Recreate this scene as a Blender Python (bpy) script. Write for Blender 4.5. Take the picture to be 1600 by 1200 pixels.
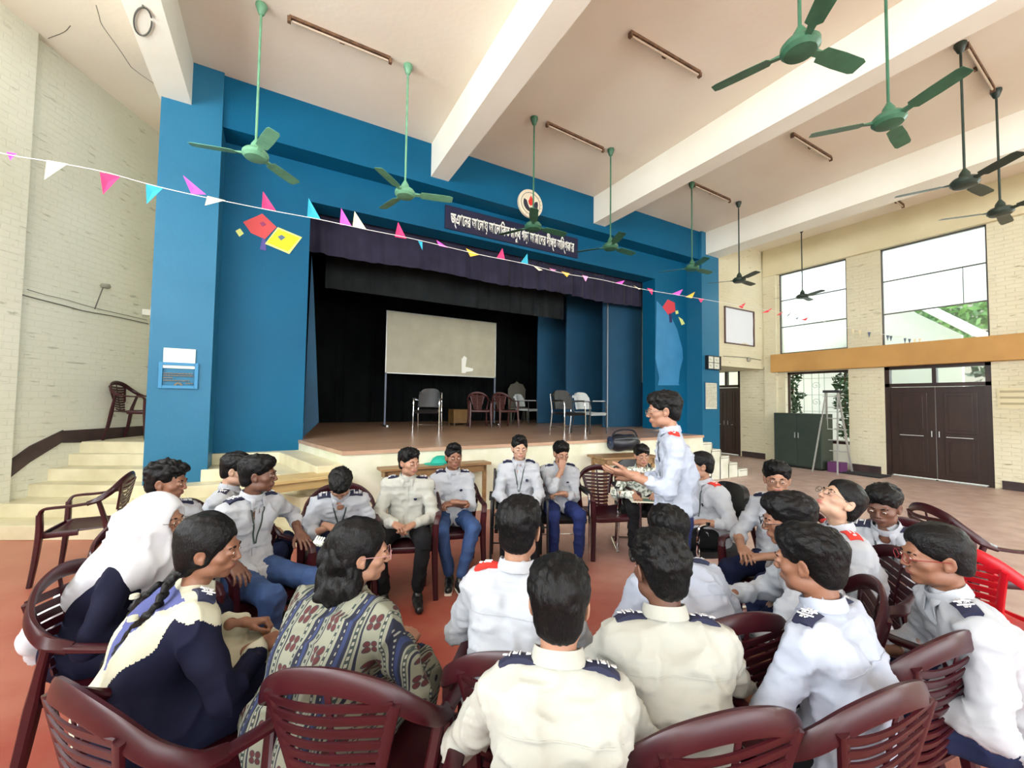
import bpy, math, random
import numpy as np
from mathutils import Vector, Matrix
from mathutils.bvhtree import BVHTree

for o in list(bpy.data.objects):
    bpy.data.objects.remove(o)
scn = bpy.context.scene
COL = scn.collection
R_ = math.radians

# ------------------------------------------------------------------ camera
FPX, YAW, PIT, ROL, CAMH = 646.0, R_(29.5), R_(2.37), R_(.76), 1.62
cF = np.array([math.sin(YAW)*math.cos(PIT), math.cos(YAW)*math.cos(PIT), math.sin(PIT)])
_r0 = np.array([math.cos(YAW), -math.sin(YAW), 0.0]); _u0 = np.cross(_r0, cF)
cR = _r0*math.cos(ROL)+_u0*math.sin(ROL); cU = -_r0*math.sin(ROL)+_u0*math.cos(ROL)
cC = np.array([0, 0, CAMH])
cam_d = bpy.data.cameras.new('camera'); cam = bpy.data.objects.new('camera', cam_d); COL.objects.link(cam)
cam_d.sensor_width = 36; cam_d.lens = FPX/1600*36; cam_d.clip_start = .05; cam_d.clip_end = 300
cam.matrix_world = Matrix(((cR[0], cU[0], -cF[0], 0), (cR[1], cU[1], -cF[1], 0), (cR[2], cU[2], -cF[2], CAMH), (0, 0, 0, 1)))
scn.camera = cam

def ray(x, y): return cF + cR*(x-800)/FPX - cU*(y-600)/FPX
def at(x, y, **k):            # where the sight line of a photo pixel meets a plane of the hall
    (a, v), = k.items(); i = 'XYZ'.index(a); d = ray(x, y)
    return cC + d*((v-cC[i])/d[i])
def atd(x, y, d): return cC + ray(x, y)*d

# ------------------------------------------------------------------ world, daylight, exposure
world = bpy.data.worlds.new('world'); scn.world = world; world.use_nodes = True
bg = world.node_tree.nodes['Background']
bg.inputs[0].default_value = (.86, .94, 1.0, 1); bg.inputs[1].default_value = 5.0
def area(name, loc, rot, sx, sy, power, col=(1, 1, 1)):
    l = bpy.data.lights.new(name, 'AREA'); l.shape = 'RECTANGLE'; l.size = sx; l.size_y = sy; l.energy = power; l.color = col
    o = bpy.data.objects.new(name, l); COL.objects.link(o); o.location = loc; o.rotation_euler = rot
    return o
# daylight lamps fill the side windows and unseen back bays added for light
DAY = (.93, .97, 1.0)
for k in range(4):
    area('bay_daylight', (-1.9+k*3.9, -10.95, 2.75), (R_(90), 0, 0), 3.2, 4.5, 215, DAY)
for k in range(5):
    area('side_daylight', (-4.05, -9.0+k*3.1, 3.9), (0, R_(-90), 0), 2.4, 2.5, 190, DAY)
for k in range(3):
    area('right_daylight', (12.75, -1.7-k*3.1, 4.2), (0, R_(90), 0), 2.2, 2.1, 200, DAY)
for (yy, zz, wy, wz, pw) in ((5.75, 4.25, 2.2, 1.6, 150), (3.37, 4.2, 2.3, 1.7, 190)):
    pl = area('window_portal', (12.9, yy, zz), (0, R_(90), 0), wz, wy, pw, DAY); pl.data.cycles.is_portal = True
scn.view_settings.view_transform = 'Standard'; scn.view_settings.look = 'None'
scn.view_settings.exposure = 0.12; scn.view_settings.gamma = 1.0
scn.view_settings.use_curve_mapping = False
scn.cycles.max_bounces = 8; scn.cycles.diffuse_bounces = 5; scn.cycles.glossy_bounces = 3
scn.cycles.use_denoising = True
scn.cycles.sample_clamp_indirect = 6

# ------------------------------------------------------------------ materials
def lin(c):
    return tuple(((v/255)/12.92 if v/255 <= .04045 else ((v/255+.055)/1.055)**2.4) for v in c)
MATS = {}
def mat(name, rgb, rough=.6, metal=0., rgb2=None, scale=3., detail=4., bump=0., bscale=40., spec=.5, trans=0., aniso=None, alpha=1., coat=0., sharp=None, sheen=0.):
    """rgb given as 0..255 display colour; rgb2 is mixed in by noise; bump is fine relief"""
    if name in MATS: return MATS[name]
    m = bpy.data.materials.new(name); m.use_nodes = True; nt = m.node_tree; N = nt.nodes; L = nt.links
    b = N['Principled BSDF']; c = lin(rgb)+(1,)
    b.inputs['Base Color'].default_value = c; b.inputs['Roughness'].default_value = rough
    b.inputs['Metallic'].default_value = metal; b.inputs['Specular IOR Level'].default_value = spec
    b.inputs['Transmission Weight'].default_value = trans; b.inputs['Alpha'].default_value = alpha
    b.inputs['Coat Weight'].default_value = coat
    b.inputs['Sheen Weight'].default_value = sheen
    tc = N.new('ShaderNodeTexCoord')
    mp = N.new('ShaderNodeMapping'); L.new(tc.outputs['Object'], mp.inputs[0])
    if aniso: mp.inputs['Scale'].default_value = aniso
    if rgb2 is not None:
        n = N.new('ShaderNodeTexNoise'); n.inputs['Scale'].default_value = scale; n.inputs['Detail'].default_value = detail
        L.new(mp.outputs[0], n.inputs['Vector'])
        r = N.new('ShaderNodeValToRGB'); r.color_ramp.elements[0].color = c; r.color_ramp.elements[1].color = lin(rgb2)+(1,)
        lo, hi = sharp if sharp else (.35, .68)
        r.color_ramp.elements[0].position = lo; r.color_ramp.elements[1].position = hi
        L.new(n.outputs[0], r.inputs[0]); L.new(r.outputs[0], b.inputs['Base Color'])
    if bump > 0:
        n2 = N.new('ShaderNodeTexNoise'); n2.inputs['Scale'].default_value = bscale; n2.inputs['Detail'].default_value = 5
        L.new(mp.outputs[0], n2.inputs['Vector'])
        bp = N.new('ShaderNodeBump'); bp.inputs['Strength'].default_value = 1.0; bp.inputs['Distance'].default_value = bump
        L.new(n2.outputs[0], bp.inputs['Height']); L.new(bp.outputs[0], b.inputs['Normal'])
    MATS[name] = m
    return m

# ------------------------------------------------------------------ object helpers
def tag(o, label=None, cat=None, group=None, kind=None):
    if label: o['label'] = label
    if cat: o['category'] = cat
    if group: o['group'] = group
    if kind: o['kind'] = kind
    return o
def empty(name, loc=(0, 0, 0), rz=0., label=None, cat=None, group=None):
    o = bpy.data.objects.new(name, None); COL.objects.link(o); o.location = tuple(float(v) for v in loc); o.rotation_euler = (0, 0, rz)
    o.empty_display_size = .1
    return tag(o, label, cat, group)
def kids(o): return [c for c in bpy.data.objects if c.parent == o]
def copy_tree(o, parent=None, swap=None):
    c = o.copy(); COL.objects.link(c)
    if parent is not None: c.parent = parent
    if swap and c.type == 'MESH': c.data = swap(c.data)
    for ch in kids(o): copy_tree(ch, c, swap)
    return c
def mesh_obj(name, V, F, m, parent=None, smooth=True, midx=None, angle=None):
    me = bpy.data.meshes.new(name)
    V = np.asarray(V, dtype=np.float64)
    if isinstance(F, np.ndarray): F = F.tolist()
    me.from_pydata(V.tolist(), [], F)
    for mm in (m if isinstance(m, (list, tuple)) else [m]): me.materials.append(mm)
    if midx is not None: me.polygons.foreach_set('material_index', np.asarray(midx, dtype=np.int32))
    me.polygons.foreach_set('use_smooth', [smooth]*len(me.polygons))
    if smooth and angle: me.set_sharp_from_angle(angle=R_(angle))
    me.update()
    o = bpy.data.objects.new(name, me); COL.objects.link(o)
    if parent is not None: o.parent = parent
    return o

def crom(P, n):
    P = np.asarray(P, float)
    if len(P) == 2: return np.array([P[0]+(P[1]-P[0])*t for t in np.linspace(0, 1, n)])
    Q = np.vstack([2*P[0]-P[1], P, 2*P[-1]-P[-2]]); out = []
    for t in np.linspace(0, len(P)-1-1e-9, n):
        i = int(t); u = t-i; a, b, c, d = Q[i:i+4]
        out.append(.5*((2*b)+(-a+c)*u+(2*a-5*b+4*c-d)*u*u+(-a+3*b-3*c+d)*u**3))
    return np.array(out)
def lerpn(vals, n):
    vals = np.asarray(vals, float)
    if vals.ndim == 0: return np.full(n, float(vals))
    x = np.linspace(0, len(vals)-1, n)
    if vals.ndim == 1: return np.interp(x, np.arange(len(vals)), vals)
    return np.stack([np.interp(x, np.arange(len(vals)), vals[:, j]) for j in range(vals.shape[1])], 1)

class MB:
    def __init__(s): s.V = []; s.F = []; s.M = []; s.mi = 0
    def add(s, V, F):
        b = len(s.V); s.V += [tuple(map(float, v)) for v in V]; s.F += [[i+b for i in f] for f in F]; s.M += [s.mi]*len(F); return s
    def box(s, lo, hi, M=None):
        (a, b, c), (d, e, f) = lo, hi
        V = [(a, b, c), (d, b, c), (d, e, c), (a, e, c), (a, b, f), (d, b, f), (d, e, f), (a, e, f)]
        if M is not None: V = [tuple(M @ Vector(v)) for v in V]
        return s.add(V, [(0, 3, 2, 1), (4, 5, 6, 7), (0, 1, 5, 4), (1, 2, 6, 5), (2, 3, 7, 6), (3, 0, 4, 7)])
    def bx(s, c, d, M=None): return s.box([c[i]-d[i]/2 for i in range(3)], [c[i]+d[i]/2 for i in range(3)], M)
    def prism(s, poly, z0, z1):
        n = len(poly); V = [(x, y, z0) for x, y in poly]+[(x, y, z1) for x, y in poly]
        a = sum(poly[i][0]*poly[(i+1) % n][1]-poly[(i+1) % n][0]*poly[i][1] for i in range(n))
        F = [list(range(n))[::-1], list(range(n, 2*n))]+[(i, (i+1) % n, n+(i+1) % n, n+i) for i in range(n)]
        if a < 0: F = [list(f)[::-1] for f in F]
        return s.add(V, F)
    def loft(s, loops, caps=True, closed=False):
        n = len(loops[0]); V = [p for l in loops for p in l]; F = []
        m = len(loops)
        for i in range(m if closed else m-1):
            for j in range(n):
                a = i*n+j; b = i*n+(j+1) % n; c = ((i+1) % m)*n+(j+1) % n; d = ((i+1) % m)*n+j
                F.append((a, b, c, d))
        if caps and not closed: F += [list(range(n))[::-1], [(m-1)*n+j for j in range(n)]]
        return s.add(V, F)
    def sweep(s, path, w, t, nrm=(0, 0, 1), res=None, seg=10, e=.6, closed=False):
        path = np.asarray(path, float); n = res or (len(path) if len(path) > 2 else 2)
        P = crom(path, n); W = lerpn(w, n); T = lerpn(t, n); NN = lerpn(nrm, n) if np.asarray(nrm).ndim > 1 else np.tile(np.asarray(nrm, float), (n, 1))
        tg = np.gradient(P, axis=0); tg /= np.linalg.norm(tg, axis=1)[:, None]+1e-9
        loops = []
        for i in range(n):
            sd = np.cross(tg[i], NN[i]); L = np.linalg.norm(sd)
            if L < 1e-6: sd = np.cross(tg[i], (1, .1, .2)); L = np.linalg.norm(sd)
            sd /= L; nn = np.cross(sd, tg[i]); lp = []
            for k in range(seg):
                th = 2*math.pi*(k+.5)/seg; c, q = math.cos(th), math.sin(th)
                c = math.copysign(abs(c)**e, c); q = math.copysign(abs(q)**e, q)
                lp.append(P[i]+sd*c*W[i]/2+nn*q*T[i]/2)
            loops.append(lp)
        return s.loft(loops, closed=closed)
    def tube(s, path, r, res=None, seg=8):
        r2 = np.asarray(r, float)*2
        return s.sweep(path, r2, r2, (.013, .021, 1), res, seg, 1.0)
    def rod(s, a, b, r, r2=None, seg=8):
        a = np.asarray(a, float); b = np.asarray(b, float); d = b-a; d /= np.linalg.norm(d)
        h = np.array((0, 0, 1.)) if abs(d[2]) < .9 else np.array((1., 0, 0))
        u = np.cross(d, h); u /= np.linalg.norm(u); v = np.cross(d, u); r2 = r if r2 is None else r2
        lp = lambda c, rr: [c+u*rr*math.cos(2*math.pi*k/seg)+v*rr*math.sin(2*math.pi*k/seg) for k in range(seg)]
        return s.loft([lp(a, r), lp(b, r2)])
    def lathe(s, prof, c=(0, 0, 0), seg=20):
        lps = [[(c[0]+r*math.cos(2*math.pi*k/seg), c[1]+r*math.sin(2*math.pi*k/seg), c[2]+z) for k in range(seg)] for r, z in prof]
        return s.loft(lps)
    def surf(s, fn, nu, nv, th=0.):
        """sheet fn(u,v)->point, thickened by th along its normal"""
        P = np.array([[fn(i/nu, j/nv) for j in range(nv+1)] for i in range(nu+1)], float)
        du = np.gradient(P, axis=0); dv = np.gradient(P, axis=1); nn = np.cross(du, dv); nn /= np.linalg.norm(nn, axis=2)[..., None]+1e-9
        def idx(i, j, l): return l*(nu+1)*(nv+1)+i*(nv+1)+j
        V = list(P.reshape(-1, 3)); F = [(idx(i, j, 0), idx(i+1, j, 0), idx(i+1, j+1, 0), idx(i, j+1, 0)) for i in range(nu) for j in range(nv)]
        if th:
            V += list((P-nn*th).reshape(-1, 3))
            F += [(idx(i, j, 1), idx(i, j+1, 1), idx(i+1, j+1, 1), idx(i+1, j, 1)) for i in range(nu) for j in range(nv)]
            for i in range(nu): F += [(idx(i, 0, 0), idx(i, 0, 1), idx(i+1, 0, 1), idx(i+1, 0, 0)), (idx(i, nv, 0), idx(i+1, nv, 0), idx(i+1, nv, 1), idx(i, nv, 1))]
            for j in range(nv): F += [(idx(0, j, 0), idx(0, j+1, 0), idx(0, j+1, 1), idx(0, j, 1)), (idx(nu, j, 0), idx(nu, j, 1), idx(nu, j+1, 1), idx(nu, j+1, 0))]
        return s.add(V, F)
    def build(s, name, m, parent=None, smooth=False, bevel=0., angle=35):
        o = mesh_obj(name, s.V, s.F, m, parent, smooth, s.M if isinstance(m, (list, tuple)) and len(m) > 1 else None, angle if smooth else None)
        if bevel:
            b = o.modifiers.new('bevel', 'BEVEL'); b.width = bevel; b.segments = 2; b.limit_method = 'ANGLE'
        return o
def struct(o): o['kind'] = 'structure'; return o
def text_mesh(name, s, size, m, parent, M, extrude=.002, align='CENTER', sx=1., weight=0.):
    """a line of lettering as a solid mesh; M places the letter plane (x right, y up)"""
    cu = bpy.data.curves.new(name, 'FONT'); cu.body = s; cu.size = size; cu.extrude = extrude; cu.align_x = align; cu.align_y = 'CENTER'; cu.offset = weight
    to = bpy.data.objects.new(name, cu); COL.objects.link(to)
    bpy.context.view_layer.update()
    me = bpy.data.meshes.new_from_object(to.evaluated_get(bpy.context.evaluated_depsgraph_get()))
    bpy.data.objects.remove(to); bpy.data.curves.remove(cu)
    me.name = name
    me.transform(M @ Matrix.Diagonal((sx, 1, 1, 1)))
    me.materials.clear(); me.materials.append(m)
    o = bpy.data.objects.new(name, me); COL.objects.link(o); o.parent = parent
    return o
# ------------------------------------------------------------------ the hall
YW = 6.95          # front face of the stage pillars
YR = 7.42          # recessed proscenium wall
ZC = 6.2           # ceiling
ZB = 5.6           # underside of the beams
XR = 12.6          # window wall
SH = .96           # stage height
white_paint = mat('white_paint', (226, 226, 212), .75, rgb2=(206, 204, 186), scale=.8, bump=.004, bscale=25)
ceil_paint = mat('ceiling_paint', (240, 234, 218), .8, rgb2=(228, 214, 194), scale=.35, detail=3, bump=.003, bscale=12)
beam_paint = mat('beam_paint', (246, 245, 232), .75, rgb2=(238, 234, 218), scale=.7, bump=.002, bscale=15)
blue = mat('blue_paint', (0, 88, 124), .55, rgb2=(0, 78, 112), scale=.55, detail=5, bump=.002, bscale=30, spec=.2)
blue_l = mat('blue_paint_worn', (38, 108, 142), .45, rgb2=(22, 98, 132), scale=.7, detail=5, bump=.002, bscale=30, spec=.3)  # paler blue for the two pillars
def brick_paint(name, c1, c2, stain, bd=.012):
    m = mat(name, c1, .7, rgb2=c2, scale=.6, detail=6)
    nt = m.node_tree; N = nt.nodes; L = nt.links; b = N['Principled BSDF']; tc = next(n for n in N if n.type == 'TEX_COORD')
    sp = N.new('ShaderNodeSeparateXYZ'); L.new(tc.outputs['Object'], sp.inputs[0])
    ad = N.new('ShaderNodeMath'); L.new(sp.outputs['X'], ad.inputs[0]); L.new(sp.outputs['Y'], ad.inputs[1])
    cb = N.new('ShaderNodeCombineXYZ'); L.new(ad.outputs[0], cb.inputs['X']); L.new(sp.outputs['Z'], cb.inputs['Y'])
    bt = N.new('ShaderNodeTexBrick'); L.new(cb.outputs[0], bt.inputs['Vector'])
    bt.inputs['Scale'].default_value = 1; bt.inputs['Brick Width'].default_value = .25; bt.inputs['Row Height'].default_value = .083; bt.inputs['Mortar Size'].default_value = .008
    bt.inputs['Mortar Smooth'].default_value = .6
    nz = N.new('ShaderNodeTexNoise'); nz.inputs['Scale'].default_value = 7; nz.inputs['Detail'].default_value = 6; L.new(tc.outputs['Object'], nz.inputs['Vector'])
    mu = N.new('ShaderNodeMath'); mu.operation = 'MULTIPLY_ADD'; L.new(bt.outputs['Fac'], mu.inputs[0]); mu.inputs[1].default_value = -.55; L.new(nz.outputs[0], mu.inputs[2])
    bp = N.new('ShaderNodeBump'); bp.inputs['Distance'].default_value = bd; bp.inputs['Strength'].default_value = .8
    L.new(mu.outputs[0], bp.inputs['Height']); L.new(bp.outputs[0], b.inputs['Normal'])
    # sparse dark cracks and mould streaks in the paint
    w = N.new('ShaderNodeTexNoise'); w.inputs['Scale'].default_value = 5; w.inputs['Detail'].default_value = 8
    mp = N.new('ShaderNodeMapping'); mp.inputs['Scale'].default_value = (.8, .8, 4); L.new(tc.outputs['Object'], mp.inputs[0]); L.new(mp.outputs[0], w.inputs['Vector'])
    cr = N.new('ShaderNodeValToRGB'); cr.color_ramp.elements[0].position = .63; cr.color_ramp.elements[1].position = .72
    cr.color_ramp.elements[0].color = (0, 0, 0, 1); cr.color_ramp.elements[1].color = (1, 1, 1, 1); L.new(w.outputs[0], cr.inputs[0])
    mx = N.new('ShaderNodeMix'); mx.data_type = 'RGBA'; L.new(cr.outputs[0], mx.inputs['Factor'])
    old = b.inputs['Base Color'].links[0].from_socket; L.new(old, mx.inputs[6]); mx.inputs[7].default_value = lin(stain)+(1,)
    L.new(mx.outputs[2], b.inputs['Base Color'])
    return m
brick_r = brick_paint('cream_painted_brick', (224, 218, 190), (208, 200, 168), (168, 158, 126), .009)
brick_l = brick_paint('grey_white_painted_brick', (222, 222, 206), (208, 208, 188), (178, 178, 158), .006)
dark_skirt = mat('dark_skirting', (48, 34, 36), .5, rgb2=(70, 52, 50), scale=5)
stone = mat('step_terrazzo', (226, 220, 190), .4, rgb2=(200, 192, 158), scale=2.2, detail=8, bump=.001, bscale=60)
step_side = mat('step_side_plaster', (222, 222, 210), .6, rgb2=(196, 200, 176), scale=3, detail=7)
black_cloth = mat('black_curtain', (12, 13, 15), .95, rgb2=(20, 22, 22), scale=1.5, spec=.1)
wood_dark = mat('dark_brown_door_wood', (52, 32, 26), .35, rgb2=(40, 24, 20), scale=2, aniso=(6, 6, 1))

# floor: worn red oxide concrete, dustier and paler toward the doors
fm = mat('red_oxide_floor', (138, 52, 40), .42, rgb2=(160, 96, 78), scale=1.9, detail=8, bump=.0015, bscale=14)
nt = fm.node_tree; N = nt.nodes; L = nt.links; b = N['Principled BSDF']; tc = next(n for n in N if n.type == 'TEX_COORD')
sp = N.new('ShaderNodeSeparateXYZ'); L.new(tc.outputs['Object'], sp.inputs[0])
nz = N.new('ShaderNodeTexNoise'); nz.inputs['Scale'].default_value = .9; nz.inputs['Detail'].default_value = 6; L.new(tc.outputs['Object'], nz.inputs['Vector'])
# dusty zones: the far side (large x) and a walked strip at the left
m1 = N.new('ShaderNodeMath'); m1.operation = 'MULTIPLY_ADD'; L.new(nz.outputs[0], m1.inputs[0]); m1.inputs[1].default_value = 2.2; L.new(sp.outputs['X'], m1.inputs[2])
mr = N.new('ShaderNodeMapRange'); L.new(m1.outputs[0], mr.inputs[0]); mr.inputs[1].default_value = 3.0; mr.inputs[2].default_value = 5.6; mr.clamp = True
mx = N.new('ShaderNodeMix'); mx.data_type = 'RGBA'; L.new(mr.outputs[0], mx.inputs[0]); old = b.inputs['Base Color'].links[0].from_socket
L.new(old, mx.inputs[6])
dz = N.new('ShaderNodeTexNoise'); dz.inputs['Scale'].default_value = 4; dz.inputs['Detail'].default_value = 7; L.new(tc.outputs['Object'], dz.inputs['Vector'])
dr = N.new('ShaderNodeValToRGB'); dr.color_ramp.elements[0].color = lin((178, 148, 138))+(1,); dr.color_ramp.elements[1].color = lin((208, 184, 174))+(1,)
dr.color_ramp.elements[0].position = .3; dr.color_ramp.elements[1].position = .7; L.new(dz.outputs[0], dr.inputs[0]); L.new(dr.outputs[0], mx.inputs[7])
# left strip
m2 = N.new('ShaderNodeMath'); m2.operation = 'MULTIPLY_ADD'; L.new(nz.outputs[0], m2.inputs[0]); m2.inputs[1].default_value = 1.6; L.new(sp.outputs['X'], m2.inputs[2])
mr2 = N.new('ShaderNodeMapRange'); L.new(m2.outputs[0], mr2.inputs[0]); mr2.inputs[1].default_value = -.2; mr2.inputs[2].default_value = -1.7; mr2.inputs[4].default_value = .8; mr2.clamp = True
mx2 = N.new('ShaderNodeMix'); mx2.data_type = 'RGBA'; L.new(mr2.outputs[0], mx2.inputs[0]); L.new(mx.outputs[2], mx2.inputs[6]); mx2.inputs[7].default_value = lin((190, 128, 106))+(1,)
L.new(mx2.outputs[2], b.inputs['Base Color'])
struct(MB().box((-6, -12, -.2), (XR+.25, 12.9, 0)).build('floor', fm))

# ceiling and beams
struct(MB().box((-6, -11.3, ZC), (XR+.25, 12.9, ZC+.2)).build('ceiling', ceil_paint))
BX = [(-1.5, -1.15), (2.25, 2.58), (6.0, 6.33), (9.83, 10.35)]
for i, (a, c) in enumerate(BX):
    struct(MB().box((a, -11.3, ZB), (c, YW+.1, ZC+.01)).build('trim_%d' % (i+1), beam_paint))
struct(MB().box((XR-.12, -11.3, 5.4), (XR+.2, 6.94, ZC+.01)).build('trim_5', mat('window_head_paint', (222, 212, 178), .7, rgb2=(206, 194, 156), scale=.7)))
# cracks in the ceiling over the left stairs
crk = mat('crack_grey', (120, 116, 104), .9)
def crack(pts, z, w=.008):
    m = MB(); P = [at(x, y, Z=z) for x, y in pts]; m.sweep([(p[0], p[1], z-.001) for p in P], w, .004, (0, 0, 1), res=len(P)*3, seg=6)
    return m
c = MB(); 
for q in ([(75, 60), (100, 50), (110, 40)], [(150, 8), (155, 25), (160, 40), (185, 75), (205, 105)], [(205, 105), (225, 120), (248, 135)]):
    k = crack(q, ZC); c.add(k.V, k.F)
struct(c.build('trim_6', crk))
c = MB(); pts = [at(223+14*math.cos(t)*1.0, 32+22*math.sin(t), Z=ZB) for t in np.linspace(0, 6.0, 26)]
c.sweep([(p[0], p[1], ZB-.012) for p in pts], .014, .014, (0, 0, 1), res=50, seg=6); hook = at(223, 8, Z=ZB); c.rod((hook[0], hook[1], ZB-.03), (hook[0], hook[1], ZB+.01), .008)
tag(c.build('wire_loop', mat('wire_grey', (90, 88, 78), .5)), 'thin grey loop of wire hanging flat under the leftmost white beam', 'wire')

# left splayed wall with pilaster, then the hall's side wall with its windows
AZ = R_(28); uV = np.array([math.sin(AZ), math.cos(AZ)]); uU = np.array([math.cos(AZ), -math.sin(AZ)])
W0 = np.array([-2.86, 7.42])            # pilaster edge on the splayed wall
def wseg(a, b, z0, z1, th=.25, side=1):
    d = (b-a)/np.linalg.norm(b-a); n = np.array([-d[1], d[0]])*side*th
    return [tuple(a), tuple(b), tuple(b+n), tuple(a+n)]
wall_m = MB(); A = W0; B = W0+uV*5.2
wall_m.prism(wseg(A, B, 0, 0), -.01, ZC)
P0 = W0+uU*.09; P1 = P0-uV*2.2
wall_m.prism([tuple(P0), tuple(P1), tuple(P1-uU*.34), tuple(P0-uU*.34)], -.01, ZC)
struct(wall_m.build('wall_left', brick_l))
# side wall further back (behind the frame's left edge), pierced by three window openings
def wall_holes(m, axis, p0, p1, s0, s1, z0, z1, holes):
    """wall slab between p0..p1 on its thin axis; holes = (s0,s1,z0,z1)"""
    ss = sorted({s0, s1, *[h[0] for h in holes], *[h[1] for h in holes]}); zz = sorted({z0, z1, *[h[2] for h in holes], *[h[3] for h in holes]})
    for i in range(len(ss)-1):
        for j in range(len(zz)-1):
            cs, cz = (ss[i]+ss[i+1])/2, (zz[j]+zz[j+1])/2
            if any(h[0] < cs < h[1] and h[2] < cz < h[3] for h in holes): continue
            lo, hi = ((p0, ss[i], zz[j]), (p1, ss[i+1], zz[j+1])) if axis == 'X' else ((ss[i], p0, zz[j]), (ss[i+1], p1, zz[j+1]))
            m.box(lo, hi)
    return m
m = MB(); wall_holes(m, 'X', -4.35, -4.08, -11.3, 5.75, -.01, ZC, [(-10.25+3.1*k, -7.75+3.1*k, 2.7, 5.1) for k in range(5)]); struct(m.build('wall_side', brick_l))
# back of the hall, unseen: wide bays added to let light in
m = MB(); wall_holes(m, 'Y', -11.3, -11.1, -4.35, XR+.25, -.01, ZC, [(-3.5+3.9*k, -.3+3.9*k, .5, 5.0) for k in range(4)]); struct(m.build('wall_back', brick_l))

# dark skirting that climbs the left stairs
def on_wall(px, py, off=0.):      # meet the splayed wall plane
    d = ray(px, py); n = uU; a = W0+uU*off
    t = ((a-cC[:2])@n)/(d[:2]@n); return cC+d*t
sk = MB()
lo = [(0, 752), (97, 690), (226, 676)]; hi = [(0, 722), (34, 706), (97, 674), (226, 664)]
for ch in ([(-25, 778), (0, 757), (45, 722), (97, 690), (97, 672), (45, 697), (0, 730), (-25, 744)], [(97, 692), (228, 689), (228, 665), (97, 673)]):
    PP = [on_wall(x, y, .0) for x, y in ch]; n = len(PP); d = np.array([uU[0], uU[1], 0])*.02
    sk.add([tuple(p+d) for p in PP]+[tuple(p-d) for p in PP], [list(range(n)), list(range(n, 2*n))[::-1]]+[(i, n+i, n+(i+1) % n, (i+1) % n) for i in range(n)])
struct(sk.build('baseboard_left', dark_skirt))

# ------------------------------------------------------------------ stage wall (blue)
OX0, OX1, OZ = .37, 8.42, 4.84
m = MB(); wall_holes(m, 'Y', YR, YR+.42, -.85, 9.75, 0.0, ZC, [(OX0, OX1, SH-.12, OZ)]); struct(m.build('wall_front', blue))
m = MB(); m.box((-1.47, YW, 0), (-.80, YR+.42, ZC)); struct(m.build('wall_front_left_pillar', blue_l))
m = MB(); m.box((9.65, YW, 0), (10.37, YR+.42, ZC)); struct(m.build('wall_front_right_pillar', blue_l))
m = MB(); m.box((-.80, YW+.06, 5.45), (9.65, YR+.01, ZC)); struct(m.build('wall_front_header', blue))
# paint edge (pale line) up the left side of the left pillar
# wall behind the left landing and behind the right pillar
m = MB(); m.box((-1.47, YR+.42, 0), (-1.2, 12.6, ZC)); struct(m.build('wall_landing', brick_l))

# stage block, apron, stairs
apron = mat('apron_plaster', (224, 224, 206), .55, rgb2=(204, 206, 178), scale=2.6, detail=8)
st_floor = mat('stage_boards', (190, 158, 132), .3, rgb2=(164, 130, 106), scale=1.4, detail=7, aniso=(.6, 4, 1), bump=.001, bscale=20)
YA = 5.6
ap = [(.75, YA), (7.78, YA), (7.78, YW), (9.0, YR+.1), (9.0, 12.6), (.31, 12.6), (.31, YR+.02)]
struct(MB().prism(ap, 0, SH-.05).build('stage_platform', apron))
struct(MB().prism([(.735, YA-.02), (7.8, YA-.02), (7.8, YW), (9.0, YR+.12), (9.0, 12.6), (.3, 12.6), (.3, YR+.02)], SH-.05, SH).build('stage_floor', st_floor))
# left stairs: square to the splayed wall, turning round the apron's corner
lev = [  # (far-left nosing point, bend, right end, apron end)
    [(-3.3, 7.17), (-.95, 6.0), (-.35, 5.9), (.16, 5.12), (.74, 5.1)],
    [(-3.4, 7.6), (-1.0, 6.35), (-.35, 6.2), (.2, 5.24), (.74, 5.22)],
    [(-3.5, 8.1), (-.98, 6.66), (-.45, 6.62), (.26, 5.36), (.74, 5.34)],
    [(-3.6, 8.36), (-.85, 6.94), (-.3, 6.88), (.34, 5.46), (.74, 5.46)],
    [(-3.65, 8.6), (-1.05, 7.42), (.05, 7.2), (.44, 5.52), (.74, YA)],
]
for i, q in enumerate(lev):
    poly = q+[(.8, 7.5), (-.8, 7.6), (-1.3, 11), (-3.6, 11)]
    struct(MB().prism(poly, 0 if i == 0 else .16*i-.002, .16*(i+1)).build('step_left_%d' % (i+1), stone, bevel=.008))
poly = [(-3.7, 8.82), (-1.48, 7.75), (-1.48, 12.5), (-3.6, 12.5)]
struct(MB().prism(poly, .79, .96).build('landing_left', stone, bevel=.008))
# right stairs go down to the right along the apron
for i in range(5):
    x0 = 7.78; x1 = 8.08+.3*i if i < 4 else 9.36
    z1 = .80-.16*i
    struct(MB().box((x0 if i == 0 else x1-.34, YA, 0), (x1, YW, z1)).build('step_right_%d' % (i+1), step_side, bevel=.006))
m = MB()
for i in range(5):
    x1 = 8.08+.3*i if i < 4 else 9.36; z1 = .80-.16*i; xp = 7.8 if i == 0 else x1-.3
    m.box((xp, YA-.012, z1-.04), (x1+.012, YA-.001, z1-.028)); m.box((x1-.012, YA-.012, z1-.17), (x1, YA-.001, z1-.03))
struct(m.build('trim_7', mat('grey_line', (150, 140, 126), .7)))

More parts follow.
